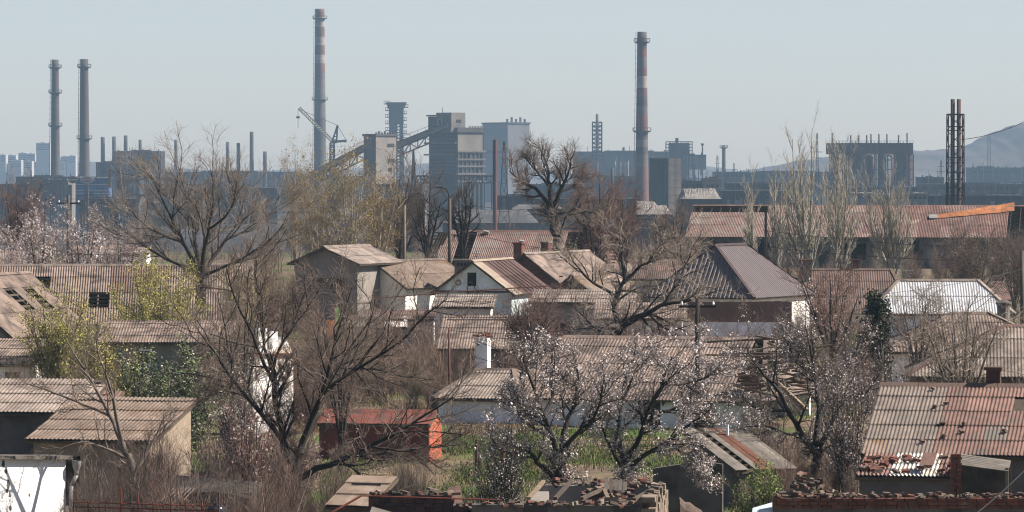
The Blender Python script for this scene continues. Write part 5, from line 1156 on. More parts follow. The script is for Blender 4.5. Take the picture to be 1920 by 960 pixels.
# ================================================================ poles and wires
def pole(label, px, D, top, m='pole_wood', r=.13, arm=None, lamp=False, name='utility_pole'):
    t = thing(name, label, 'pole', P(px, D)); h = Z(top, D) - gz(D)
    MB().tube((0, 0, -.2), (rnd.uniform(-.06, .06), 0, h), r * 1.15, r * .8, 10).build('post', m, t, smooth=True)
    if arm:
        for a in arm:
            c = MB().bar((-.7, 0, h - a), (.7, 0, h - a), .09).build('crossarm', m, t)
            for x_ in (-.6, .6): MB().lathe([(.03, 0), (.05, .05), (.03, .14)], (x_, 0, h - a + .05), 8).build('insulator', 'white_clean', c)
    if lamp:
        p = MB(); pts = [(0, 0, h - .1), (-.08, 0, h + .35), (-.25, 0, h + .62), (-.5, 0, h + .72), (-.62, 0, h + .72)]; p.path(pts, .045); p.build('bracket', 'bark_dark', t)
        MB().add([(-.55, -.12, h + .76), (-.55, .12, h + .76), (-1.0, .1, h + .8), (-1.0, -.1, h + .8), (-.58, -.12, h + .66), (-.58, .12, h + .66), (-1.0, .1, h + .7), (-1.0, -.1, h + .7)], [(0, 1, 2, 3), (7, 6, 5, 4), (0, 4, 5, 1), (1, 5, 6, 2), (2, 6, 7, 3), (3, 7, 4, 0)]).build('lamp_head', 'dark_plaster', t)
    return t
pole('street lamp pole with a curved arm in front of the damaged roof', 843, 285, 372, lamp=True, name='street_lamp')
pole('bare wooden pole left of the damaged red-grey roof', 757, 283, 384, m='bark_grey')
pole('wooden pole rising from the left blossom thicket', 129, 262, 366, arm=(.5,))
pole('tall pole standing before the long red warehouse roof', 1437, 330, 396)
pole('dark pole in the tree branches right of the long tan roof', 1308, 163, 560, m='bark_dark', r=.11, arm=(.3,))
pole('thin steel pole left of the tall white chimney', 843, 172, 615, m='rust', r=.05)
pole('dark pole at the far right edge beside the silver roof', 1918, 235, 470, r=.12)
def wire(label, pts, r=.02, sag=.25, m='wire', name='power_line'):
    mb = MB(); W_ = [Vector((X(px, D), D, Z(py, D))) for px, py, D in pts]
    out = []
    for a, b in zip(W_, W_[1:]):
        for i in range(9):
            k = i / 8; q = a.lerp(b, k); q.z -= sag * 4 * k * (1 - k); out.append(q)
    mb.path(out, r, 4); o = mb.build(name, m); tag(o, label, 'cable')
wire('sagging wire across the red-grey damaged roof', [(860, 432, 283), (1130, 478, 283)], .018)
wire('pair wire below the eave of the long red warehouse', [(1430, 432, 330), (1925, 468, 300)], .02)
wire('lower wire crossing in front of the warehouse wall', [(1430, 462, 320), (1925, 492, 290)], .02)
wire('rusty gas pipe line in front of the white gabled house', [(700, 560, 242), (840, 548, 242), (1030, 536, 242)], .035, 0, 'rust')
wire('pale thin wire slanting up in the lower right corner', [(1830, 965, 90), (1925, 880, 90)], .012, .03, 'wire_pale')
wire('thin cable from the white chimney towards the right', [(886, 668, 168), (1010, 690, 160)], .012, .1)
wire('thin power line running to the slag hill behind the twin stacks', [(1800, 262, 640), (1925, 226, 640)], .05, .5)

wire('wire from the left wooden pole to the bare wooden pole', [(129, 372, 262), (757, 392, 283)], .014, .5)
wire('second wire from the left wooden pole to the bare wooden pole', [(131, 378, 262), (759, 400, 283)], .014, .7)
wire('wire from the street lamp to the pole before the warehouse', [(843, 380, 285), (1437, 402, 330)], .014, .6)
wire('wire from the dark pole in the branches to the right edge', [(1308, 566, 163), (1918, 505, 235)], .010, .5)
wire('wire from the thin steel pole to the dark pole in the branches', [(843, 620, 172), (1308, 568, 163)], .010, .5)
for px, D_, py, lb in ((893, 254, 468, 'thin aerial on the white gabled house'), (1420, 255, 440, 'thin aerial on the brown metal roof'), (1700, 230, 505, 'thin aerial above the silver roof'), (1120, 172, 606, 'thin aerial on the long tan roof')):
    zb = Z(py, D_); t = thing('aerial', lb, 'aerial', (X(px, D_), D_, gz(D_))); h = zb - gz(D_)
    MB().tube((0, 0, h - 2.6), (0, 0, h), .018, n=5).build('mast', 'galv', t)
    for k in range(3): MB().tube((-.32 + .05 * k, 0, h - .08 - .16 * k), (.32 - .05 * k, 0, h - .08 - .16 * k), .012, n=4).build('rod', 'galv', t)

# ================================================================ trees
def resample(pts, K):
    pts = np.asarray(pts, float); n = len(pts)
    if n == 2: return pts[0] + (pts[1] - pts[0]) * np.linspace(0, 1, K)[:, None]
    p = np.vstack([2 * pts[0] - pts[1], pts, 2 * pts[-1] - pts[-2]])
    out = []
    for t in np.linspace(0, n - 1 - 1e-6, K):
        i = int(t); u = t - i; a, b, c, d = p[i], p[i + 1], p[i + 2], p[i + 3]
        out.append(.5 * (2 * b + (c - a) * u + (2 * a - 5 * b + 4 * c - d) * u * u + (3 * b - a - 3 * c + d) * u ** 3))
    return np.array(out)
def norm(v): return v / (np.linalg.norm(v, axis=-1, keepdims=True) + 1e-9)
def tube_mesh(groups, name, m):
    """groups: list of (P (n,K,3), R (n,K), sides) -> one mesh"""
    VV = []; FF = []; base = 0
    for Pp, Rr, S in groups:
        n, K, _ = Pp.shape
        if n == 0: continue
        T = np.empty_like(Pp); T[:, 1:-1] = Pp[:, 2:] - Pp[:, :-2]; T[:, 0] = Pp[:, 1] - Pp[:, 0]; T[:, -1] = Pp[:, -1] - Pp[:, -2]; T = norm(T)
        ref = np.where(np.abs(T[:, :1, 2:3]) < .9, np.array([0, 0, 1.0]), np.array([1.0, 0, 0])); ref = np.repeat(ref, K, 1)
        u = norm(np.cross(T, ref)); v = np.cross(T, u); a = np.arange(S) * 2 * np.pi / S
        V = Pp[:, :, None] + Rr[:, :, None, None] * (np.cos(a)[:, None] * u[:, :, None] + np.sin(a)[:, None] * v[:, :, None])
        VV.append(V.reshape(-1, 3))
        idx = np.arange(n * K * S).reshape(n, K, S) + base
        q = np.stack([idx[:, :-1], np.roll(idx, -1, 2)[:, :-1], np.roll(idx, -1, 2)[:, 1:], idx[:, 1:]], -1).reshape(-1, 4)
        FF.append(q); base += n * K * S
    V = np.concatenate(VV); Fq = np.concatenate(FF)
    return raw_mesh(name, V, Fq, m, True)
def raw_mesh(name, V, F, m, smooth=False):
    me = bpy.data.meshes.new(name); k = F.shape[1]
    me.vertices.add(len(V)); me.vertices.foreach_set('co', V.astype(np.float32).ravel())
    me.loops.add(F.size); me.loops.foreach_set('vertex_index', F.astype(np.int32).ravel())
    me.polygons.add(len(F)); me.polygons.foreach_set('loop_start', np.arange(0, F.size, k, dtype=np.int32)); me.polygons.foreach_set('loop_total', np.full(len(F), k, dtype=np.int32))
    if smooth: me.polygons.foreach_set('use_smooth', np.ones(len(F), bool))
    me.materials.append(M[m]); me.update(calc_edges=True); return me
def children(rng, Pp, Rr, n, t0, t1, ang, L, K, up=0.0, wig=.12, rr=.55, rtip=.006, lt=.5, angsd=10, rmax=9):
    """n children on each parent polyline"""
    N, KP, _ = Pp.shape
    t = (np.arange(n)[None] + rng.random((N, n))) / n * (t1 - t0) + t0; t = t.reshape(-1); pi = np.repeat(np.arange(N), n)
    f = t * (KP - 1); i = np.minimum(f.astype(int), KP - 2); fr = (f - i)[:, None]
    p = Pp[pi, i] * (1 - fr) + Pp[pi, i + 1] * fr; tg = norm(Pp[pi, i + 1] - Pp[pi, i]); r = Rr[pi, i] * (1 - fr[:, 0]) + Rr[pi, i + 1] * fr[:, 0]
    rv = norm(np.cross(tg, rng.normal(size=tg.shape))); a = np.radians(rng.normal(ang, angsd, len(t)))[:, None]
    d = norm(tg * np.cos(a) + rv * np.sin(a) + np.array([0, 0, up]))
    plen = np.linalg.norm(np.diff(Pp, axis=1), axis=2).sum(1)[pi]
    ln = (L if L > 0 else -L * plen) * (1 - lt * t) * rng.uniform(.6, 1.25, len(t))
    out = np.empty((len(t), K, 3)); out[:, 0] = p; st = (ln / (K - 1))[:, None]
    for k in range(1, K):
        out[:, k] = out[:, k - 1] + d * st; d = norm(d + rng.normal(size=d.shape) * wig + np.array([0, 0, up * .35]))
    r0 = np.minimum(np.minimum(r * rr, rmax), ln * .04 + rtip); s = np.linspace(0, 1, K)[None]
    rad = r0[:, None] * (1 - s) + np.minimum(rtip, r0)[:, None] * s
    return out, rad
def leaf_mesh(rng, pts, size, name, m, flat=False):
    n = len(pts); a = norm(rng.normal(size=(n, 3))); b = norm(np.cross(a, rng.normal(size=(n, 3)))); s = size * np.exp(rng.normal(0, .35, (n, 1)))
    a *= s; b *= s * (.55 if flat else .9)
    V = np.stack([pts - a, pts + b, pts + a, pts - b], 1).reshape(-1, 3)
    return raw_mesh(name, V, np.arange(4 * n).reshape(n, 4), m)
def sample(rng, Pp, n, jit):
    N, K, _ = Pp.shape; i = (rng.integers(0, N, n) if rng.random() < -1 else rng.choice(rng.permutation(N)[:max(1, int(N * .5))], n)); t = rng.random(n) * (K - 1.001); k = t.astype(int); f = (t - k)[:, None]
    return Pp[i, k] * (1 - f) + Pp[i, k + 1] * f + rng.normal(size=(n, 3)) * jit
TRIS = 0
def make_tree(name, label, loc, limbs, levels, seed, *aa, **kk):
    k_ = kk.pop('slim', 1.0)
    return _make_tree(name, label, loc, [(p, a * k_, b * k_) for p, a, b in limbs], levels, seed, *aa, **kk)
def _make_tree(name, label, loc, limbs, levels, seed, bark='bark_mid', twig='twig_mid', leaves=None, cat='tree', group=None, trunk_sides=9, rz=0):
    """limbs: list of (points, r0, r1) local to loc; levels: child generations; leaves: (count, size, material, part name, jitter)"""
    rng = np.random.default_rng(seed); t = thing(name, label, cat, loc, rz, group)
    K0 = 12; Pp = np.array([resample(l[0], K0) for l in limbs]); Rr = np.array([np.linspace(l[1], l[2], K0) for l in limbs])
    s = np.linspace(0, 1, K0)[None, :, None]
    Pp[:, 1:-1] += rng.normal(size=(len(limbs), K0 - 2, 3)) * np.mean(Rr, 1)[:, None, None] * .35
    thick = [(Pp, Rr, trunk_sides)]; thin = []; cur = (Pp, Rr); allc = [cur]
    for q, lv in enumerate(levels):
        lv = dict(lv); sides = lv.pop('sides', 3); last = q == len(levels) - 1
        if last: lv['K'] = 3
        elif q == len(levels) - 2: lv['K'] = min(lv['K'], 4)
        big = lv.pop('thick', False)
        c = children(rng, *cur, **lv)
        (thick if big else thin).append((*c, sides)); cur = c; allc.append(c)
    link(bpy.data.objects.new('trunk', tube_mesh(thick, 'trunk', bark)), t)
    if thin: tag(link(bpy.data.objects.new('crown', tube_mesh(thin, 'crown', twig)), t))
    if leaves:
        for (cnt, size, m, pn, jit) in leaves:
            pts = sample(rng, cur[0], cnt, jit); o = link(bpy.data.objects.new(pn, leaf_mesh(rng, pts, size, pn, m, pn == 'foliage')), t); tag(o, kind='stuff')
    return t
def copy_tree(o, loc, rz, sc, label=None, group=None):
    r = o.copy(); COL.objects.link(r); r.location = loc; r.rotation_euler = (0, 0, rz); r.scale = (sc[0], sc[0], sc[1]) if isinstance(sc, tuple) else (sc,) * 3
    if label: r['label'] = label
    if group: r['group'] = group
    elif 'group' in r: del r['group']
    for ch in o.children:
        c = ch.copy(); COL.objects.link(c); c.parent = r
    return r
def pxl(D, base_px, base_z=None):
    """limb points from photo columns/rows at distance D (+ depth offset) to metres from the tree's base"""
    o = Vector((X(base_px, D), D, gz(D) if base_z is None else base_z))
    def f(pts, r0, r1): return ([tuple(Vector((X(p[0], D + (p[2] if len(p) > 2 else 0)), D + (p[2] if len(p) > 2 else 0), Z(p[1], D + (p[2] if len(p) > 2 else 0)))) - o) for p in pts], r0, r1)
    return o, f
LV = lambda n, t0, t1, ang, L, K, **k: dict(n=n, t0=t0, t1=t1, ang=ang, L=L, K=K, **k)

# T1 big bare tree, left
o, q = pxl(228, 377)
L1 = [q([(377, 560), (376, 530), (374, 505), (371, 490)], .36, .28), q([(374, 505), (362, 470, -.5), (345, 430, -1), (322, 380, -1.5), (300, 330, -2), (283, 285, -2)], .20, .035), q([(372, 500), (368, 450, .5), (362, 400, .8), (350, 340, 1), (335, 270, 1)], .20, .035),
      q([(374, 500), (382, 450, -.6), (392, 400, -1), (400, 340, -1.3), (395, 275, -1.5)], .20, .035), q([(378, 505), (400, 460, .5), (425, 420, 1), (450, 375, 1.6), (462, 320, 2)], .18, .03), q([(370, 490), (330, 475, 0), (290, 450, .5), (250, 420, 1), (215, 385, 1.2)], .15, .03),
      q([(380, 498), (420, 480, -.8), (465, 455, -1.4), (505, 425, -2), (540, 380, -2)], .15, .03), q([(345, 430, -1), (310, 415, -2), (270, 390, -3), (235, 350, -3)], .11, .025), q([(392, 400, -1), (425, 370, -2), (440, 330, -2.4), (445, 290, -2.5)], .11, .025), q([(425, 420, 1), (470, 400, 2), (505, 370, 3), (525, 330, 3)], .11, .025), q([(362, 400, .8), (335, 360, 2), (300, 310, 2.6), (262, 275, 3)], .1, .025)]
T1 = make_tree('bare_tree', 'biggest bare tree with many upswept branches at left', o, L1, [LV(10, .2, 1, 38, -.52, 6, up=.22, wig=.12, rr=.5, rtip=.017, lt=.35, thick=True, sides=5), LV(9, .12, 1, 42, -.58, 5, up=.2, wig=.15, rtip=.014), LV(7, .06, 1, 42, .88, 4, up=.14, wig=.18, rtip=.0115)], 11, 'bark_mid', 'twig_grey', slim=.72); T1.scale = (1, 1, .89)
# T2 front dark tree
o, q = pxl(127, 548, -.3)
L2 = [q([(548, 985), (546, 940), (550, 890), (560, 850)], .27, .22), q([(548, 880), (530, 830, -.3), (520, 780, -.5), (513, 720, -.6), (508, 690, -.6)], .15, .10), q([(513, 720, -.6), (490, 670, -.8), (470, 620, -1), (440, 560, -1), (425, 505, -1.2)], .08, .02), q([(510, 700, -.6), (520, 660, -.4), (545, 620, 0), (575, 580, .2), (600, 540, .3)], .07, .02), q([(508, 690, -.6), (493, 640, .2), (488, 590, .6), (480, 530, .8), (478, 480, 1)], .07, .02),
      q([(548, 860), (510, 800, -.6), (460, 740, -1.2), (420, 690, -1.6), (395, 650, -1.8), (365, 610, -2)], .12, .02), q([(560, 850), (580, 800, .3), (605, 740, .6), (632, 690, 1), (665, 640, 1.2), (700, 590, 1.4)], .14, .025), q([(565, 830), (590, 770, -.4), (610, 720, -.7), (622, 670, -.9), (640, 600, -1.2), (660, 540, -1.3)], .11, .02), q([(605, 740, .6), (640, 710, 0), (690, 680, -.4), (750, 640, -.8), (800, 590, -1), (838, 560, -1)], .08, .02),
      q([(552, 900), (600, 880, -.8), (660, 855, -1.2), (720, 825, -1.5), (780, 790, -1.6), (850, 745, -1.6)], .15, .025), q([(660, 855, -1.2), (720, 850, -.6), (790, 840, .2), (860, 835, .6)], .07, .02), q([(632, 690, 1), (680, 690, 1.6), (740, 700, 2), (800, 720, 2.3)], .06, .018), q([(460, 740, -1.2), (420, 735, -1.6), (380, 745, -1.8)], .05, .018)]
make_tree('bare_tree', 'large dark bare tree with spreading limbs at the bottom left of centre', o, L2, [LV(11, .2, 1, 44, -.44, 6, up=.10, wig=.17, rr=.6, rtip=.012, lt=.3, thick=True, sides=5), LV(10, .1, 1, 44, -.56, 5, up=.06, wig=.2, rtip=.008), LV(6, .08, 1, 42, .52, 4, up=.02, wig=.22, rtip=.0058)], 12, 'bark_dark', 'twig_mid', slim=.75)
# T3 blossoming pair
BL = [LV(10, .22, 1, 46, -.42, 6, up=.12, wig=.16, rr=.6, rtip=.009, lt=.3, thick=True, sides=5), LV(11, .1, 1, 46, -.55, 5, up=.08, wig=.18, rtip=.006), LV(5, .1, 1, 42, .38, 4, up=.08, wig=.18, rtip=.005)]
o, q = pxl(124, 1042, 0)
L3 = [q([(1045, 960), (1040, 915), (1050, 880), (1052, 850)], .17, .13), q([(1050, 870), (1035, 820, -.2), (1020, 780, -.4), (1005, 740, -.6), (985, 690, -.8), (975, 660, -.8)], .09, .018), q([(1052, 850), (1060, 800, .3), (1075, 760, .5), (1085, 720, .8), (1080, 680, 1)], .09, .018), q([(1040, 900), (1010, 870, -.3), (990, 845, -.5), (950, 850, -.8), (925, 830, -.8)], .08, .016), q([(1055, 850), (1080, 815, -.5), (1110, 790, -.8), (1125, 750, -1), (1135, 700, -1)], .08, .016), q([(1020, 780, -.4), (1035, 740, .3), (1040, 700, .7), (1030, 655, .9)], .06, .015), q([(1035, 820, -.2), (995, 800, .5), (970, 770, .8), (955, 730, 1)], .05, .015)]
make_tree('blossom_tree', 'left one of two pale pink blossoming trees behind the roofless ruin', o, L3, BL, 13, 'bark_dark', 'twig_dark', [(17000, .018, 'blossom', 'blossoms', .035)])
o, q = pxl(126, 1172, 0)
L4 = [q([(1172, 960), (1170, 910), (1172, 870)], .15, .12), q([(1172, 880), (1160, 820, .3), (1165, 760, .5), (1185, 710, .7), (1190, 660, .8)], .08, .018), q([(1172, 870), (1200, 820, -.3), (1215, 770, -.5), (1240, 720, -.8), (1260, 670, -1)], .09, .018), q([(1175, 880), (1215, 850, -.5), (1250, 830, -.9), (1290, 800, -1.2), (1330, 770, -1.4)], .08, .016), q([(1172, 890), (1150, 850, -.3), (1130, 800, -.6), (1120, 750, -.8)], .06, .015), q([(1240, 720, -.8), (1280, 720, -.2), (1320, 710, .3), (1350, 690, .5)], .05, .015), q([(1215, 770, -.5), (1255, 770, .5), (1290, 750, 1), (1310, 700, 1.3)], .055, .015), q([(1250, 830, -.9), (1280, 850, -1), (1310, 870, -1.2), (1330, 890, -1.3)], .05, .012)]
make_tree('blossom_tree', 'right one of two pale pink blossoming trees behind the roofless ruin, fuller', o, L4, BL, 14, 'bark_dark', 'twig_dark', [(26000, .0185, 'blossom', 'blossoms', .035)])
# T4 dark blossoming tree right
o, q = pxl(143, 1532)
L5 = [q([(1535, 900), (1532, 860), (1530, 830)], .2, .16), q([(1530, 850), (1500, 810, -.4), (1480, 770, -.7), (1455, 730, -1), (1420, 690, -1.2), (1400, 650, -1.3)], .12, .02), q([(1530, 830), (1535, 770, .3), (1530, 710, .6), (1520, 660, .8), (1510, 610, 1)], .11, .02), q([(1535, 840), (1560, 790, -.4), (1580, 750, -.7), (1620, 740, -1), (1650, 700, -1.2)], .11, .02), q([(1480, 770, -.7), (1440, 770, 0), (1410, 760, .5), (1385, 730, .8)], .06, .016), q([(1535, 770, .3), (1570, 720, 1), (1600, 670, 1.4), (1615, 630, 1.6)], .07, .016), q([(1500, 810, -.4), (1480, 815, -.9), (1440, 800, -1.4), (1400, 800, -1.6)], .06, .015), q([(1530, 710, .6), (1490, 670, 1.2), (1470, 630, 1.5)], .06, .015)]
make_tree('blossom_tree', 'dark limbed tree with sparse pink blossom before the wrecked house end', o, L5, BL, 15, 'bark_dark', 'twig_dark', [(11000, .018, 'blossom', 'blossoms', .035)])
# T5 centre tree in front of the long house
o, q = pxl(178, 1160)
L6 = [q([(1165, 760), (1160, 700), (1160, 650), (1160, 620), (1165, 605)], .2, .16), q([(1160, 615), (1185, 600, -.4), (1215, 588, -.8), (1250, 570, -1), (1300, 560, -1.2), (1345, 545, -1.4)], .16, .02), q([(1160, 620), (1150, 580, .3), (1160, 545, .5), (1170, 530, .6), (1165, 480, .8), (1155, 440, .9)], .13, .02), q([(1162, 560, .5), (1130, 540, 0), (1100, 520, -.4), (1075, 490, -.6), (1060, 460, -.6)], .08, .018), q([(1170, 530, .6), (1200, 500, 1), (1230, 480, 1.3), (1250, 450, 1.5)], .08, .018), q([(1215, 588, -.8), (1240, 610, -1.6), (1290, 640, -2), (1330, 655, -2.2)], .07, .016), q([(1160, 640), (1130, 625, -.5), (1100, 600, -1), (1070, 570, -1.2)], .07, .016), q([(1250, 570, -1), (1270, 530, -.4), (1290, 490, .2), (1300, 460, .4)], .07, .016)]
make_tree('bare_tree', 'bare tree with a crooked dark trunk rising behind the long tan roof', o, L6, [LV(10, .2, 1, 48, -.46, 6, up=.06, wig=.2, rr=.6, rtip=.014, lt=.3, thick=True, sides=5), LV(9, .12, 1, 48, -.56, 5, up=.06, wig=.2, rtip=.010), LV(6, .1, 1, 44, .57, 4, up=.05, wig=.22, rtip=.008)], 16, 'bark_dark', 'twig_grey')
# long low dark branch and thicket beneath
# T6 tree at the back centre
o, q = pxl(288, 1046)
L7 = [q([(1048, 500), (1046, 450), (1038, 405), (1032, 390)], .33, .25), q([(1034, 395), (1020, 370, -.5), (1000, 350, -1), (975, 338, -1.4), (955, 320, -1.6)], .18, .03), q([(1032, 390), (1030, 350, .4), (1025, 310, .6), (1010, 275, .8)], .17, .03), q([(1034, 395), (1050, 360, -.4), (1065, 325, -.8), (1075, 290, -1)], .17, .03), q([(1040, 420), (1062, 405, .5), (1090, 398, 1), (1120, 400, 1.5)], .18, .04), q([(1030, 350, .4), (1005, 320, 1.2), (985, 295, 1.6)], .1, .025), q([(1050, 360, -.4), (1080, 345, .5), (1105, 325, 1)], .1, .025)]
make_tree('bare_tree', 'bare tree with a dark forked trunk and dense crown before the hazy hall', o, L7, [LV(9, .3, 1, 45, -.45, 6, up=.1, wig=.18, rr=.6, rtip=.022, lt=.3, thick=True, sides=5), LV(10, .12, 1, 45, -.56, 5, up=.08, wig=.2, rtip=.015), LV(6, .1, 1, 42, .8, 4, up=.06, wig=.2, rtip=.012)], 17, 'bark_dark', 'twig_mid')
def auto_limbs(rng, h, spread, n, r, fork=.25, up=.5, lean=0.0):
    out = [([(0, 0, -.2), (lean * .1, 0, h * fork * .5), (lean * .25, 0, h * fork)], r, r * .8)]
    for k in range(n):
        a = 6.283 * (k + rng.random() * .7) / n; e = spread * rng.uniform(.6, 1.1); z1 = h * rng.uniform(.75, 1.0) if k else h; z0 = h * fork * rng.uniform(.75, 1.0)
        if k == 0: e *= .25
        out.append(([(lean * .25, 0, z0), (lean * .4 + math.cos(a) * e * .35, math.sin(a) * e * .35, z0 + (z1 - z0) * .35), (lean * .7 + math.cos(a) * e * .7, math.sin(a) * e * .7, z0 + (z1 - z0) * .7), (lean + math.cos(a) * e, math.sin(a) * e, z1)], r * .55, r * .1))
    return out
def auto_tree(name, label, px, D, top, spread_px, n, r, levels, seed, **k):
    rng = random.Random(seed); h = Z(top, D) - gz(D); kw = {a: k.pop(a) for a in ('fork', 'up', 'lean') if a in k}
    return make_tree(name, label, P(px, D), auto_limbs(rng, h, spread_px * D / FP, n, r, **kw), levels, seed, **k)
STD = [LV(9, .18, 1, 44, -.44, 5, up=.12, wig=.16, rr=.6, rtip=.016, lt=.3), LV(9, .12, 1, 44, -.56, 5, up=.1, wig=.18, rtip=.011), LV(5, .1, 1, 42, .6, 4, up=.08, wig=.18, rtip=.010)]
STD2 = [LV(7, .2, 1, 48, -.46, 6, up=.06, wig=.22, rr=.6, rtip=.011, lt=.3), LV(7, .15, 1, 46, -.55, 5, up=.06, wig=.22, rtip=.008), LV(5, .1, 1, 44, .42, 4, up=.04, wig=.22, rtip=.006)]
# brown neighbours of it
B1 = auto_tree('bare_tree', 'brown twiggy tree right of the dark forked tree', 1115, 292, 345, 42, 8, .2, STD, 18, bark='bark_mid', twig='twig_red')
copy_tree(B1, P(1168, 300), 2.1, (.85, .92), 'fine twigged brown tree before the box cooling tower')
auto_tree('bare_tree', 'dark crooked small tree left of the long red warehouse', 1262, 300, 392, 34, 7, .2, STD, 20, bark='bark_dark', twig='twig_mid')
# poplars
def poplar(label, px, D, top, wpx, nst, seed, base_off=0):
    rng = random.Random(seed); h = (Z(top, D) - gz(D)) * .87; w_ = wpx * D / FP; limbs = []
    for k in range(nst):
        a = rng.uniform(0, 6.283); e = w_ * (.15 if k == 0 else rng.uniform(.35, 1.0)); hh = h * (1 if k == 0 else rng.uniform(.62, .95)); b = rng.uniform(0, .22) * h
        limbs.append(([(0, 0, b - .2), (math.cos(a) * e * .45, math.sin(a) * e * .45, b + (hh - b) * .25), (math.cos(a) * e * .8, math.sin(a) * e * .8, b + (hh - b) * .55), (math.cos(a) * e, math.sin(a) * e, hh)], .17 if k == 0 else .12, .02))
    return make_tree('poplar_tree', label, P(px, D), limbs, [LV(13, .15, 1, 28, -.34, 5, up=.3, wig=.08, rr=.55, rtip=.017, lt=.5, angsd=7, thick=True, sides=4), LV(7, .15, 1, 28, -.42, 4, up=.3, wig=.1, rtip=.013), LV(3, .1, 1, 28, .6, 3, up=.3, wig=.1, rtip=.010)], seed, 'bark_poplar', 'twig_poplar')
poplar('tallest slender bare poplar left of the furnace stoves', 1515, 330, 195, 50, 9, 31)
poplar('second slender bare poplar with a leaning pale trunk', 1566, 334, 222, 44, 8, 32)
poplar('shorter bare poplar right of the taller pair', 1672, 332, 292, 46, 9, 33)
poplar('thin young poplar stems left of the tall poplars', 1455, 336, 285, 16, 4, 34)
poplar('thin pale poplar sapling in front of the long red roof', 1412, 322, 300, 12, 3, 35)
# birches with ochre catkins
BIR = [LV(10, .2, 1, 38, -.32, 5, up=.1, wig=.12, rr=.5, rtip=.012, lt=.4, thick=True, sides=4), LV(8, .12, 1, 40, -.5, 5, up=-.06, wig=.14, rtip=.010), LV(4, .1, 1, 36, .65, 4, up=-.2, wig=.12, rtip=.008)]
for k, (px, D_, top, sp, n_, lb, nl) in enumerate(((600, 278, 315, 40, 7, 'left birch with white stems and ochre catkins', 7000), (655, 274, 296, 46, 8, 'middle birch with white stems and ochre catkins, the fullest', 9000), (705, 282, 318, 34, 6, 'right birch with white stems and ochre catkins', 6000), (556, 284, 290, 26, 5, 'slim ochre birch just right of the biggest bare tree', 3500))):
    if k >= 2:
        copy_tree(BT[k - 2], P(px, D_), 2.0 + k, ((1.0, .95) if k == 2 else (.62, 1.0)), lb, 'ochre birches'); continue
    if k == 0: BT = []
    BT += [0]; BT[-1] = auto_tree('birch_tree', lb, px, D_, top, sp, n_, .13, BIR, 40 + k, bark='bark_birch', twig='twig_ochre', leaves=[(int(nl * 1.0), .038, 'leaf_ochre', 'foliage', .14)], fork=.2, group='ochre birches')
# pruned dark trees
PRU = [LV(7, .3, 1, 50, -.32, 5, up=.15, wig=.3, rr=.65, rtip=.03, lt=.3, thick=True, sides=5), LV(6, .3, 1, 45, -.45, 4, up=.15, wig=.25, rtip=.014), LV(5, .2, 1, 40, .45, 3, up=.1, wig=.2, rtip=.008)]
auto_tree('pruned_tree', 'pruned dark tree right of the street lamp with knobbly limbs', 868, 290, 352, 34, 6, .2, PRU, 51, bark='bark_dark', twig='twig_dark', fork=.5)
auto_tree('pruned_tree', 'pruned dark tree left of the street lamp with crooked limbs', 803, 292, 345, 36, 6, .2, PRU, 52, bark='bark_dark', twig='twig_dark', fork=.45)
auto_tree('bare_tree', 'wispy brown tree beneath the inclined conveyor', 740, 296, 298, 34, 7, .16, STD, 53, bark='bark_mid', twig='twig_mid', lean=1.2)
copy_tree(B1, P(38, 280), 4.0, (.95, .97), 'small brown tree at the far left edge below the chimneys')
# blossom thicket, left back
BSH = [LV(9, .15, 1, 44, -.4, 5, up=.1, wig=.16, rr=.6, rtip=.010, lt=.3), LV(8, .1, 1, 44, -.5, 5, up=.08, wig=.18, rtip=.006), LV(4, .1, 1, 42, .32, 4, up=.05, wig=.18, rtip=.005)]
for k, (px, D_, top, sp, lb, m_) in enumerate(((75, 250, 405, 46, 'pinkish white blossoming tree left of the wooden pole', 'blossom'), (160, 254, 418, 42, 'pinkish white blossoming tree right of the wooden pole', 'blossom'), (228, 248, 425, 40, 'blossoming tree under the left limb of the biggest bare tree', 'blossom_pink'), (20, 246, 440, 30, 'low blossoming tree at the left edge', 'blossom'))):
    if k >= 2:
        copy_tree(ST[k - 2], P(px, D_), 1.5 + k, (.92, .9) if k == 2 else (.7, .85), lb); continue
    if k == 0: ST = []
    ST += [0]; ST[-1] = auto_tree('blossom_tree', lb, px, D_, top, sp, 8, .12, BSH, 60 + k, bark='bark_dark', twig='twig_red', leaves=[(8000, .027, m_, 'blossoms', .07)])
# front left leaning tree
o, q = pxl(120, 265, -.2)
L8 = [q([(270, 985), (258, 930), (245, 880), (228, 830)], .13, .09), q([(228, 830), (205, 780, .3), (180, 730, .5), (150, 680, .7), (125, 640, .8)], .07, .015), q([(240, 860), (195, 840, -.4), (150, 830, -.8), (90, 850, -1)], .05, .012), q([(228, 830), (215, 770, -.3), (205, 720, -.6), (185, 670, -.8), (180, 620, -1)], .06, .014), q([(205, 780, .3), (160, 760, .9), (110, 740, 1.2), (50, 720, 1.4)], .05, .012), q([(250, 890), (275, 850, .4), (300, 800, .7), (320, 760, 1)], .05, .012)]
make_tree('bare_tree', 'leaning grey bare tree in front of the tan shed', o, L8, [LV(8, .25, 1, 42, -.36, 5, up=.1, wig=.16, rr=.6, rtip=.008, lt=.3), LV(7, .15, 1, 42, -.5, 5, up=.08, wig=.18, rtip=.005), LV(5, .1, 1, 40, .3, 4, up=.05, wig=.2, rtip=.0032)], 71, 'bark_grey', 'twig_mid')
auto_tree('bare_tree', 'grey bare tree spreading before the pale hip roof', 1802, 150, 560, 70, 9, .13, STD2, 72, bark='bark_grey', twig='twig_grey', fork=.3)
auto_tree('bare_tree', 'bare brown tree in front of the red-brown corrugated roof', 1560, 196, 512, 62, 9, .15, STD2, 73, bark='bark_mid', twig='twig_red', fork=.25)
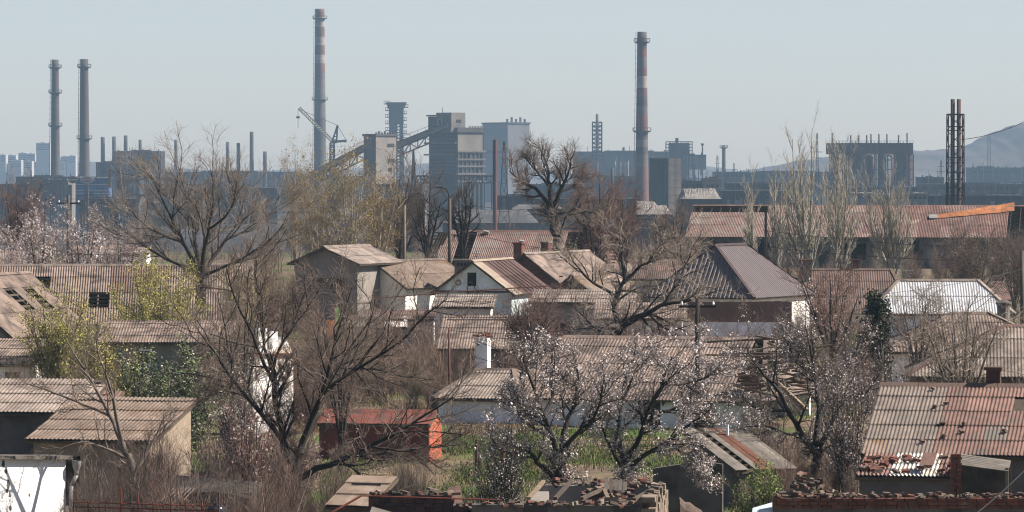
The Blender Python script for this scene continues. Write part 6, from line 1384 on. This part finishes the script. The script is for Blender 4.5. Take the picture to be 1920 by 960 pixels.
auto_tree('bare_tree', 'thin grey tree before the silver roof', 1722, 182, 545, 52, 8, .1, STD2, 74, bark='bark_grey', twig='twig_mid', fork=.25)
auto_tree('bare_tree', 'brown fan-shaped tree right of the white gabled house', 1000, 205, 560, 60, 10, .12, STD, 75, bark='bark_mid', twig='twig_red', fork=.08)
auto_tree('bare_tree', 'bare tree with pale twigs left of the dark front tree', 455, 160, 545, 55, 8, .11, STD2, 76, bark='bark_mid', twig='twig_grey', fork=.2)
B2 = auto_tree('bare_tree', 'grey bare tree reaching up between warehouse and silver roof', 1830, 270, 440, 60, 9, .14, STD, 77, bark='bark_grey', twig='twig_mid', fork=.2)
copy_tree(B2, P(1903, 262), 1.3, (.7, .95), 'bare tree at the right edge above the silver roof')
auto_tree('bare_tree', 'dark thin tree before the white ruined gable wall', 640, 150, 600, 50, 8, .1, STD2, 79, bark='bark_dark', twig='twig_mid', fork=.2)
# evergreen
o = P(1642, 186); rng = np.random.default_rng(80)
ht = Z(570, 186) - gz(186); limbs = [([(0, 0, -.2), (.05, 0, ht * .5), (0, 0, ht)], .1, .02)]
t = make_tree('evergreen_tree', 'small dark green conifer before the red-brown roof', o, limbs, [LV(60, .06, 1, 62, 1.0, 4, up=.3, wig=.25, rr=.4, rtip=.008, lt=.55), LV(9, .1, 1, 45, .45, 3, up=.1, wig=.15, rtip=.005)], 80, 'bark_mid', 'twig_mid', [(11000, .06, 'needle', 'foliage', .16)])
# flowering and budding bushes
def bush(name, label, px, D, top, wpx, n, seed, twig='twig_red', leaves=None, cat='bush', lv=None, r=.035, group=None):
    rng = random.Random(seed); h = Z(top, D) - gz(D); w_ = wpx * D / FP / 2; limbs = []
    for k in range(n):
        a = rng.uniform(0, 6.283); e = w_ * math.sqrt(rng.random()); b = rng.uniform(0, w_ * .35); hh = h * rng.uniform(.6, 1.0) * (1 - .35 * (e / w_) ** 2)
        limbs.append(([(math.cos(a) * b, math.sin(a) * b, -.15), (math.cos(a) * (b + (e - b) * .3), math.sin(a) * (b + (e - b) * .3), hh * .4), (math.cos(a) * e, math.sin(a) * e, hh)], r, .01))
    return make_tree(name, label, P(px, D), limbs, lv or BU, seed, 'bark_mid', twig, leaves, cat, group, 5)
BU = [LV(8, .1, 1, 32, -.42, 5, up=.2, wig=.14, rr=.6, rtip=.012, lt=.35), LV(8, .08, 1, 34, -.55, 4, up=.15, wig=.18, rtip=.010)]
bush('budding_bush', 'big yellow-green budding bush in front of the long barn', 300, 212, 478, 185, 30, 91, 'twig_ochre', [(34000, .034, 'leaf_yellow', 'foliage', .1)])
bush('budding_bush', 'yellow-green budding bush at the left edge below the barn', 105, 186, 540, 150, 26, 92, 'twig_ochre', [(22000, .03, 'leaf_yellow', 'foliage', .1)])
bush('budding_bush', 'small yellowish bush right of the biggest bare tree trunk', 452, 214, 500, 90, 16, 93, 'twig_ochre', [(9000, .032, 'leaf_yellow', 'foliage', .1)])
bush('budding_bush', 'sparse yellow-green bush between the barn and tan shed', 190, 166, 600, 140, 24, 94, 'twig_ochre', [(7000, .036, 'leaf_yellow', 'foliage', .12)])
bush('flowering_bush', 'dark green bush full of white flowers behind the tan shed', 320, 152, 655, 220, 34, 95, 'twig_dark', [(20000, .045, 'leaf_green', 'foliage', .12), (8000, .02, 'blossom_white', 'blossoms', .12)])
bush('flowering_bush', 'white flowering bush left of the ruined white gable', 440, 150, 690, 110, 20, 96, 'twig_red', [(9000, .019, 'blossom_white', 'blossoms', .08)])
bush('flowering_bush', 'dusky pink flowering bush left of the dark front tree', 455, 131, 755, 180, 34, 97, 'twig_red', [(4200, .022, 'blossom_pink', 'blossoms', .08)])
bush('flowering_bush', 'pale pink flowering bush behind the dark front trunk', 545, 134, 760, 120, 22, 98, 'twig_red', [(3000, .022, 'blossom_pink', 'blossoms', .08)])
bush('leafy_bush', 'fresh green leafy bush beside the plank shed', 1430, 122, 865, 120, 20, 99, 'twig_ochre', [(7000, .03, 'leaf_fresh', 'foliage', .08)])
bush('flowering_bush', 'sparse blossoming bush left of the two blossoming trees', 935, 123, 800, 120, 20, 100, 'twig_dark', [(4000, .016, 'blossom', 'blossoms', .06)])
bush('flowering_bush', 'pink blossoming scrub between dark tree and pink roof', 1590, 141, 660, 110, 18, 101, 'twig_dark', [(7000, .016, 'blossom', 'blossoms', .06)])
bush('flowering_bush', 'blossoming bush above the long tan roof right end', 1400, 171, 640, 100, 16, 102, 'twig_dark', [(6500, .018, 'blossom', 'blossoms', .06)])

# brushwood: a few shapes copied over the gardens
protos = []
for k, (tw, n_) in enumerate((('twig_red', 34), ('twig_mid', 34), ('twig_grey', 30), ('twig_ochre', 34), ('twig_red', 40), ('twig_dark', 32))):
    b_ = bush('brushwood', 'brown brushwood', 960, 200, 226, 150, n_, 200 + k, tw); protos.append((b_, Z(226, 200) - gz(200)))
AREAS = [  # px range, D range, count, height range (m), kinds, label
    ((570, 830), (200, 246), 13, (2.0, 3.2), (0, 1, 2), 'leafless brown scrub below the grey two storey house'),
    ((370, 600), (164, 205), 13, (2.2, 3.6), (0, 1, 3, 4), 'brown scrub around the ruined white gable'),
    ((600, 830), (165, 200), 14, (2.0, 3.2), (0, 4, 3), 'reddish brown scrub behind the red shed'),
    ((840, 1150), (178, 228), 15, (2.0, 3.2), (0, 1, 4), 'reddish scrub in front of the white gabled house'),
    ((1130, 1330), (182, 228), 12, (2.0, 3.2), (0, 1, 2), 'brown scrub behind the long tan roof'),
    ((1340, 1660), (175, 225), 15, (2.0, 3.4), (0, 1, 4, 5), 'dark brown scrub between wrecked house and brown fence'),
    ((1650, 1880), (152, 171), 9, (1.6, 2.8), (2, 1, 5), 'grey scrub before the pale hip roof'),
    ((1380, 1610), (126, 152), 13, (1.5, 2.8), (5, 1, 0), 'dark scrub under the sparse blossom tree'),
    ((140, 540), (112, 136), 22, (2.1, 3.7), (0, 1, 5, 4), 'dry brushwood in the bottom left gardens'),
    ((560, 800), (112, 135), 14, (1.2, 2.6), (0, 1, 5), 'low dry brushwood under the dark front tree'),
    ((0, 260), (148, 184), 14, (2.2, 3.4), (3, 1, 0), 'ochre brushwood left of the white flowering bush'),
    ((400, 580), (220, 290), 13, (2.8, 5.0), (3, 1, 0), 'tall ochre brushwood right of the biggest bare tree'),
    ((180, 420), (252, 300), 11, (2.8, 5.0), (3, 0, 1), 'tall brushwood behind the biggest bare tree'),
    ((0, 260), (266, 310), 11, (2.2, 3.8), (0, 1, 2), 'brown brushwood behind the left blossom thicket'),
    ((560, 830), (285, 330), 13, (2.5, 5.0), (3, 1, 2), 'brushwood at the foot of the ochre birches'),
    ((1160, 1320), (255, 320), 12, (2.2, 4.0), (0, 1, 5), 'brown thicket left of the brown metal roof'),
    ((1430, 1760), (290, 385), 15, (1.8, 3.4), (2, 1, 0), 'grey thicket below the poplars'),
    ((1700, 1930), (275, 385), 15, (2.4, 4.4), (0, 4, 2), 'reddish thicket below the long warehouse'),
    ((1480, 1640), (226, 256), 8, (1.5, 2.6), (2, 0), 'low scrub left of the silver roof'),
    ((870, 1330), (130, 158), 12, (.7, 1.3), (5, 0), 'low dark weeds round the blossoming trees'),
]
ORD = ['leftmost', 'second from left', 'third from left', 'fourth from left', 'fifth from left', 'sixth from left', 'seventh from left', 'eighth from left', 'ninth from left', 'tenth from left', 'eleventh from left', 'twelfth from left']
rg = random.Random(77); first = {}
for (p0, p1), (d0, d1), n_, (h0, h1), kinds, lb in AREAS:
    spots = []
    for k in range(n_):
        for _ in range(30):
            D_ = rg.uniform(d0, d1); px = p0 + (p1 - p0) * (k + rg.random()) / n_
            if free(X(px, D_), D_): spots.append((px, D_)); break
    spots.sort(); ns = len(spots)
    for k, (px, D_) in enumerate(spots):
        kk = rg.choice(kinds); pr, ph_ = protos[kk]; s = rg.uniform(h0, h1) / ph_
        loc = P(px, D_); rz_ = rg.uniform(0, 6.28); sc = (s * rg.uniform(.9, 1.5), s)
        rk = 'rightmost' if k == ns - 1 else (ORD[k] if k < 12 else ('second from right' if k == ns - 2 else ['third', 'fourth', 'fifth', 'sixth', 'seventh', 'eighth', 'ninth', 'tenth', 'eleventh'][min(8, ns - 3 - k)] + ' from right'))
        lab = lb + ', ' + rk
        if kk not in first:
            first[kk] = 1; pr.location = loc; pr.rotation_euler = (0, 0, rz_); pr.scale = (sc[0], sc[0], sc[1]); pr['label'] = lab; pr['group'] = lb
        else: copy_tree(pr, loc, rz_, sc, lab, lb)
# far belts of brushwood that read as one mass
def thicket(label, p0, p1, d0, d1, n, h0, h1, twig, seed, fine=1.0):
    rng = np.random.default_rng(seed); limbs = []
    for k in range(n):
        D_ = rng.uniform(d0, d1); px = rng.uniform(p0, p1); h = rng.uniform(h0, h1)
        if not free(X(px, D_), D_): continue
        b = np.array([X(px, D_), D_, gz(D_) - .2]); a = rng.uniform(0, 6.283); e = rng.uniform(.2, 1.2)
        limbs.append(np.stack([b, b + [math.cos(a) * e * .3, math.sin(a) * e * .3, h * .5], b + [math.cos(a) * e, math.sin(a) * e, h]]))
    Pp = np.array([resample(l, 6) for l in limbs]); Rr = np.repeat(np.linspace(.05, .015, 6)[None], len(limbs), 0) * (fine * .8 + .2)
    c1 = children(rng, Pp, Rr, 6, .15, 1, 36, -.4, 4, up=.2, wig=.16, rr=.6, rtip=.016 * fine, lt=.3); c2 = children(rng, *c1, 6, .1, 1, 38, -.65, 3, up=.15, wig=.18, rtip=.013 * fine)
    o = link(bpy.data.objects.new('thicket', tube_mesh([(Pp, Rr, 4), (*c1, 3), (*c2, 3)], 'thicket', twig))); tag(o, label, 'thicket', kind='stuff')
thicket('far belt of brown brushwood before the works at left', -40, 820, 330, 480, 160, 2.0, 4.6, 'twig_mid', 301)
thicket('far brown thicket beyond the damaged red-grey roof', 880, 1310, 328, 440, 110, 2.0, 4.6, 'twig_red', 302)

for k, (lb, p0, p1, d0, d1, n_, h0, h1, tw) in enumerate((
    ('mass of brown brush filling the gardens below the grey house', 560, 840, 190, 245, 70, 1.6, 3.0, 'twig_red'), ('mass of reddish brush below the white gabled house', 840, 1150, 178, 226, 70, 1.4, 2.8, 'twig_red'),
    ('mass of grey brush round the ruined white gable', 360, 640, 158, 205, 70, 1.6, 3.2, 'twig_mid'), ('mass of dark brush behind the sparse blossom tree', 1340, 1660, 150, 222, 80, 1.6, 3.2, 'twig_mid'),
    ('mass of dry stalks in the bottom left gardens', 130, 560, 113, 134, 60, 1.5, 3.0, 'twig_mid'), ('mass of grey brush round the silver and grey roofs', 1650, 1920, 152, 215, 50, 1.4, 2.8, 'twig_grey'),
    ('mass of brown brush behind the long tan roof', 1120, 1340, 182, 226, 50, 1.6, 3.0, 'twig_red'))): thicket(lb, p0, p1, d0, d1, n_, h0, h1, tw, 320 + k, .62)

# grass
def free_np(p):
    ok = np.ones(len(p), bool)
    for fx, fy, rz, a, b in FOOT:
        dx, dy = p[:, 0] - fx, p[:, 1] - fy; c, s = math.cos(rz), math.sin(rz)
        ok &= ~((np.abs(dx * c + dy * s) < a) & (np.abs(-dx * s + dy * c) < b))
    return ok
def grass(name, label, areas, n, h, m, seed):
    rng = np.random.default_rng(seed); pts = []
    for (p0, p1), (d0, d1), w_ in areas:
        k = int(n * w_); D_ = rng.uniform(d0, d1, k); px = rng.uniform(p0, p1, k)
        pts.append(np.stack([(px - 960) / FP * D_, D_, np.array([gz(d) for d in D_])], 1))
    p = np.concatenate(pts); p = p[free_np(p)]
    nz = np.sin(p[:, 0] * .8 + 2 * np.sin(p[:, 1] * .31 + seed)) + np.sin(p[:, 1] * .37 + 1.7 * np.sin(p[:, 0] * .55 + seed)) + rng.normal(size=len(p)) * .5; p = p[nz > -.1]
    k = len(p); d = rng.normal(size=(k, 3)) * np.array([.35, .35, 0]) + np.array([0, 0, 1]); d = norm(d) * (h * rng.uniform(.5, 1.3, (k, 1))); a = rng.uniform(0, 6.28, k); wv = np.stack([np.cos(a), np.sin(a), 0 * a], 1) * .02
    V = np.stack([p - wv, p + wv, p + d], 1).reshape(-1, 3)
    o = link(bpy.data.objects.new(name, raw_mesh(name, V, np.arange(3 * k).reshape(k, 3), m))); tag(o, label, 'grass', kind='stuff')
grass('grass', 'short green grass on the lawn before the white house', [((600, 1300), (128, 168), 1.0), ((830, 1010), (138, 165), .5), ((560, 720), (168, 215), .35), ((1290, 1600), (118, 150), .3)], 90000, .10, 'grass', 5)
grass('dry_grass', 'dry straw coloured grass between the gardens', [((560, 1000), (165, 235), .8), ((0, 1900), (120, 240), 1.0), ((100, 1900), (240, 330), .6)], 60000, .28, 'grass_dry', 6)


# ================================================================ haze
def haze():
    o = MB().bx(-2600, 2600, -260, 5300, -14, 190).build('haze', None); tag(o, kind='stuff')
    m = bpy.data.materials.new('haze'); m.use_nodes = True; n = m.node_tree.nodes
    for x_ in list(n):
        if x_.type == 'BSDF_PRINCIPLED': n.remove(x_)
    v = n.new('ShaderNodeVolumePrincipled'); v.inputs['Color'].default_value = (.52, .76, 1.0, 1); v.inputs['Density'].default_value = HAZE_DENSITY; v.inputs['Anisotropy'].default_value = 0.0
    m.node_tree.links.new(v.outputs[0], n['Material Output'].inputs['Volume']); o.data.materials.append(m)
haze()
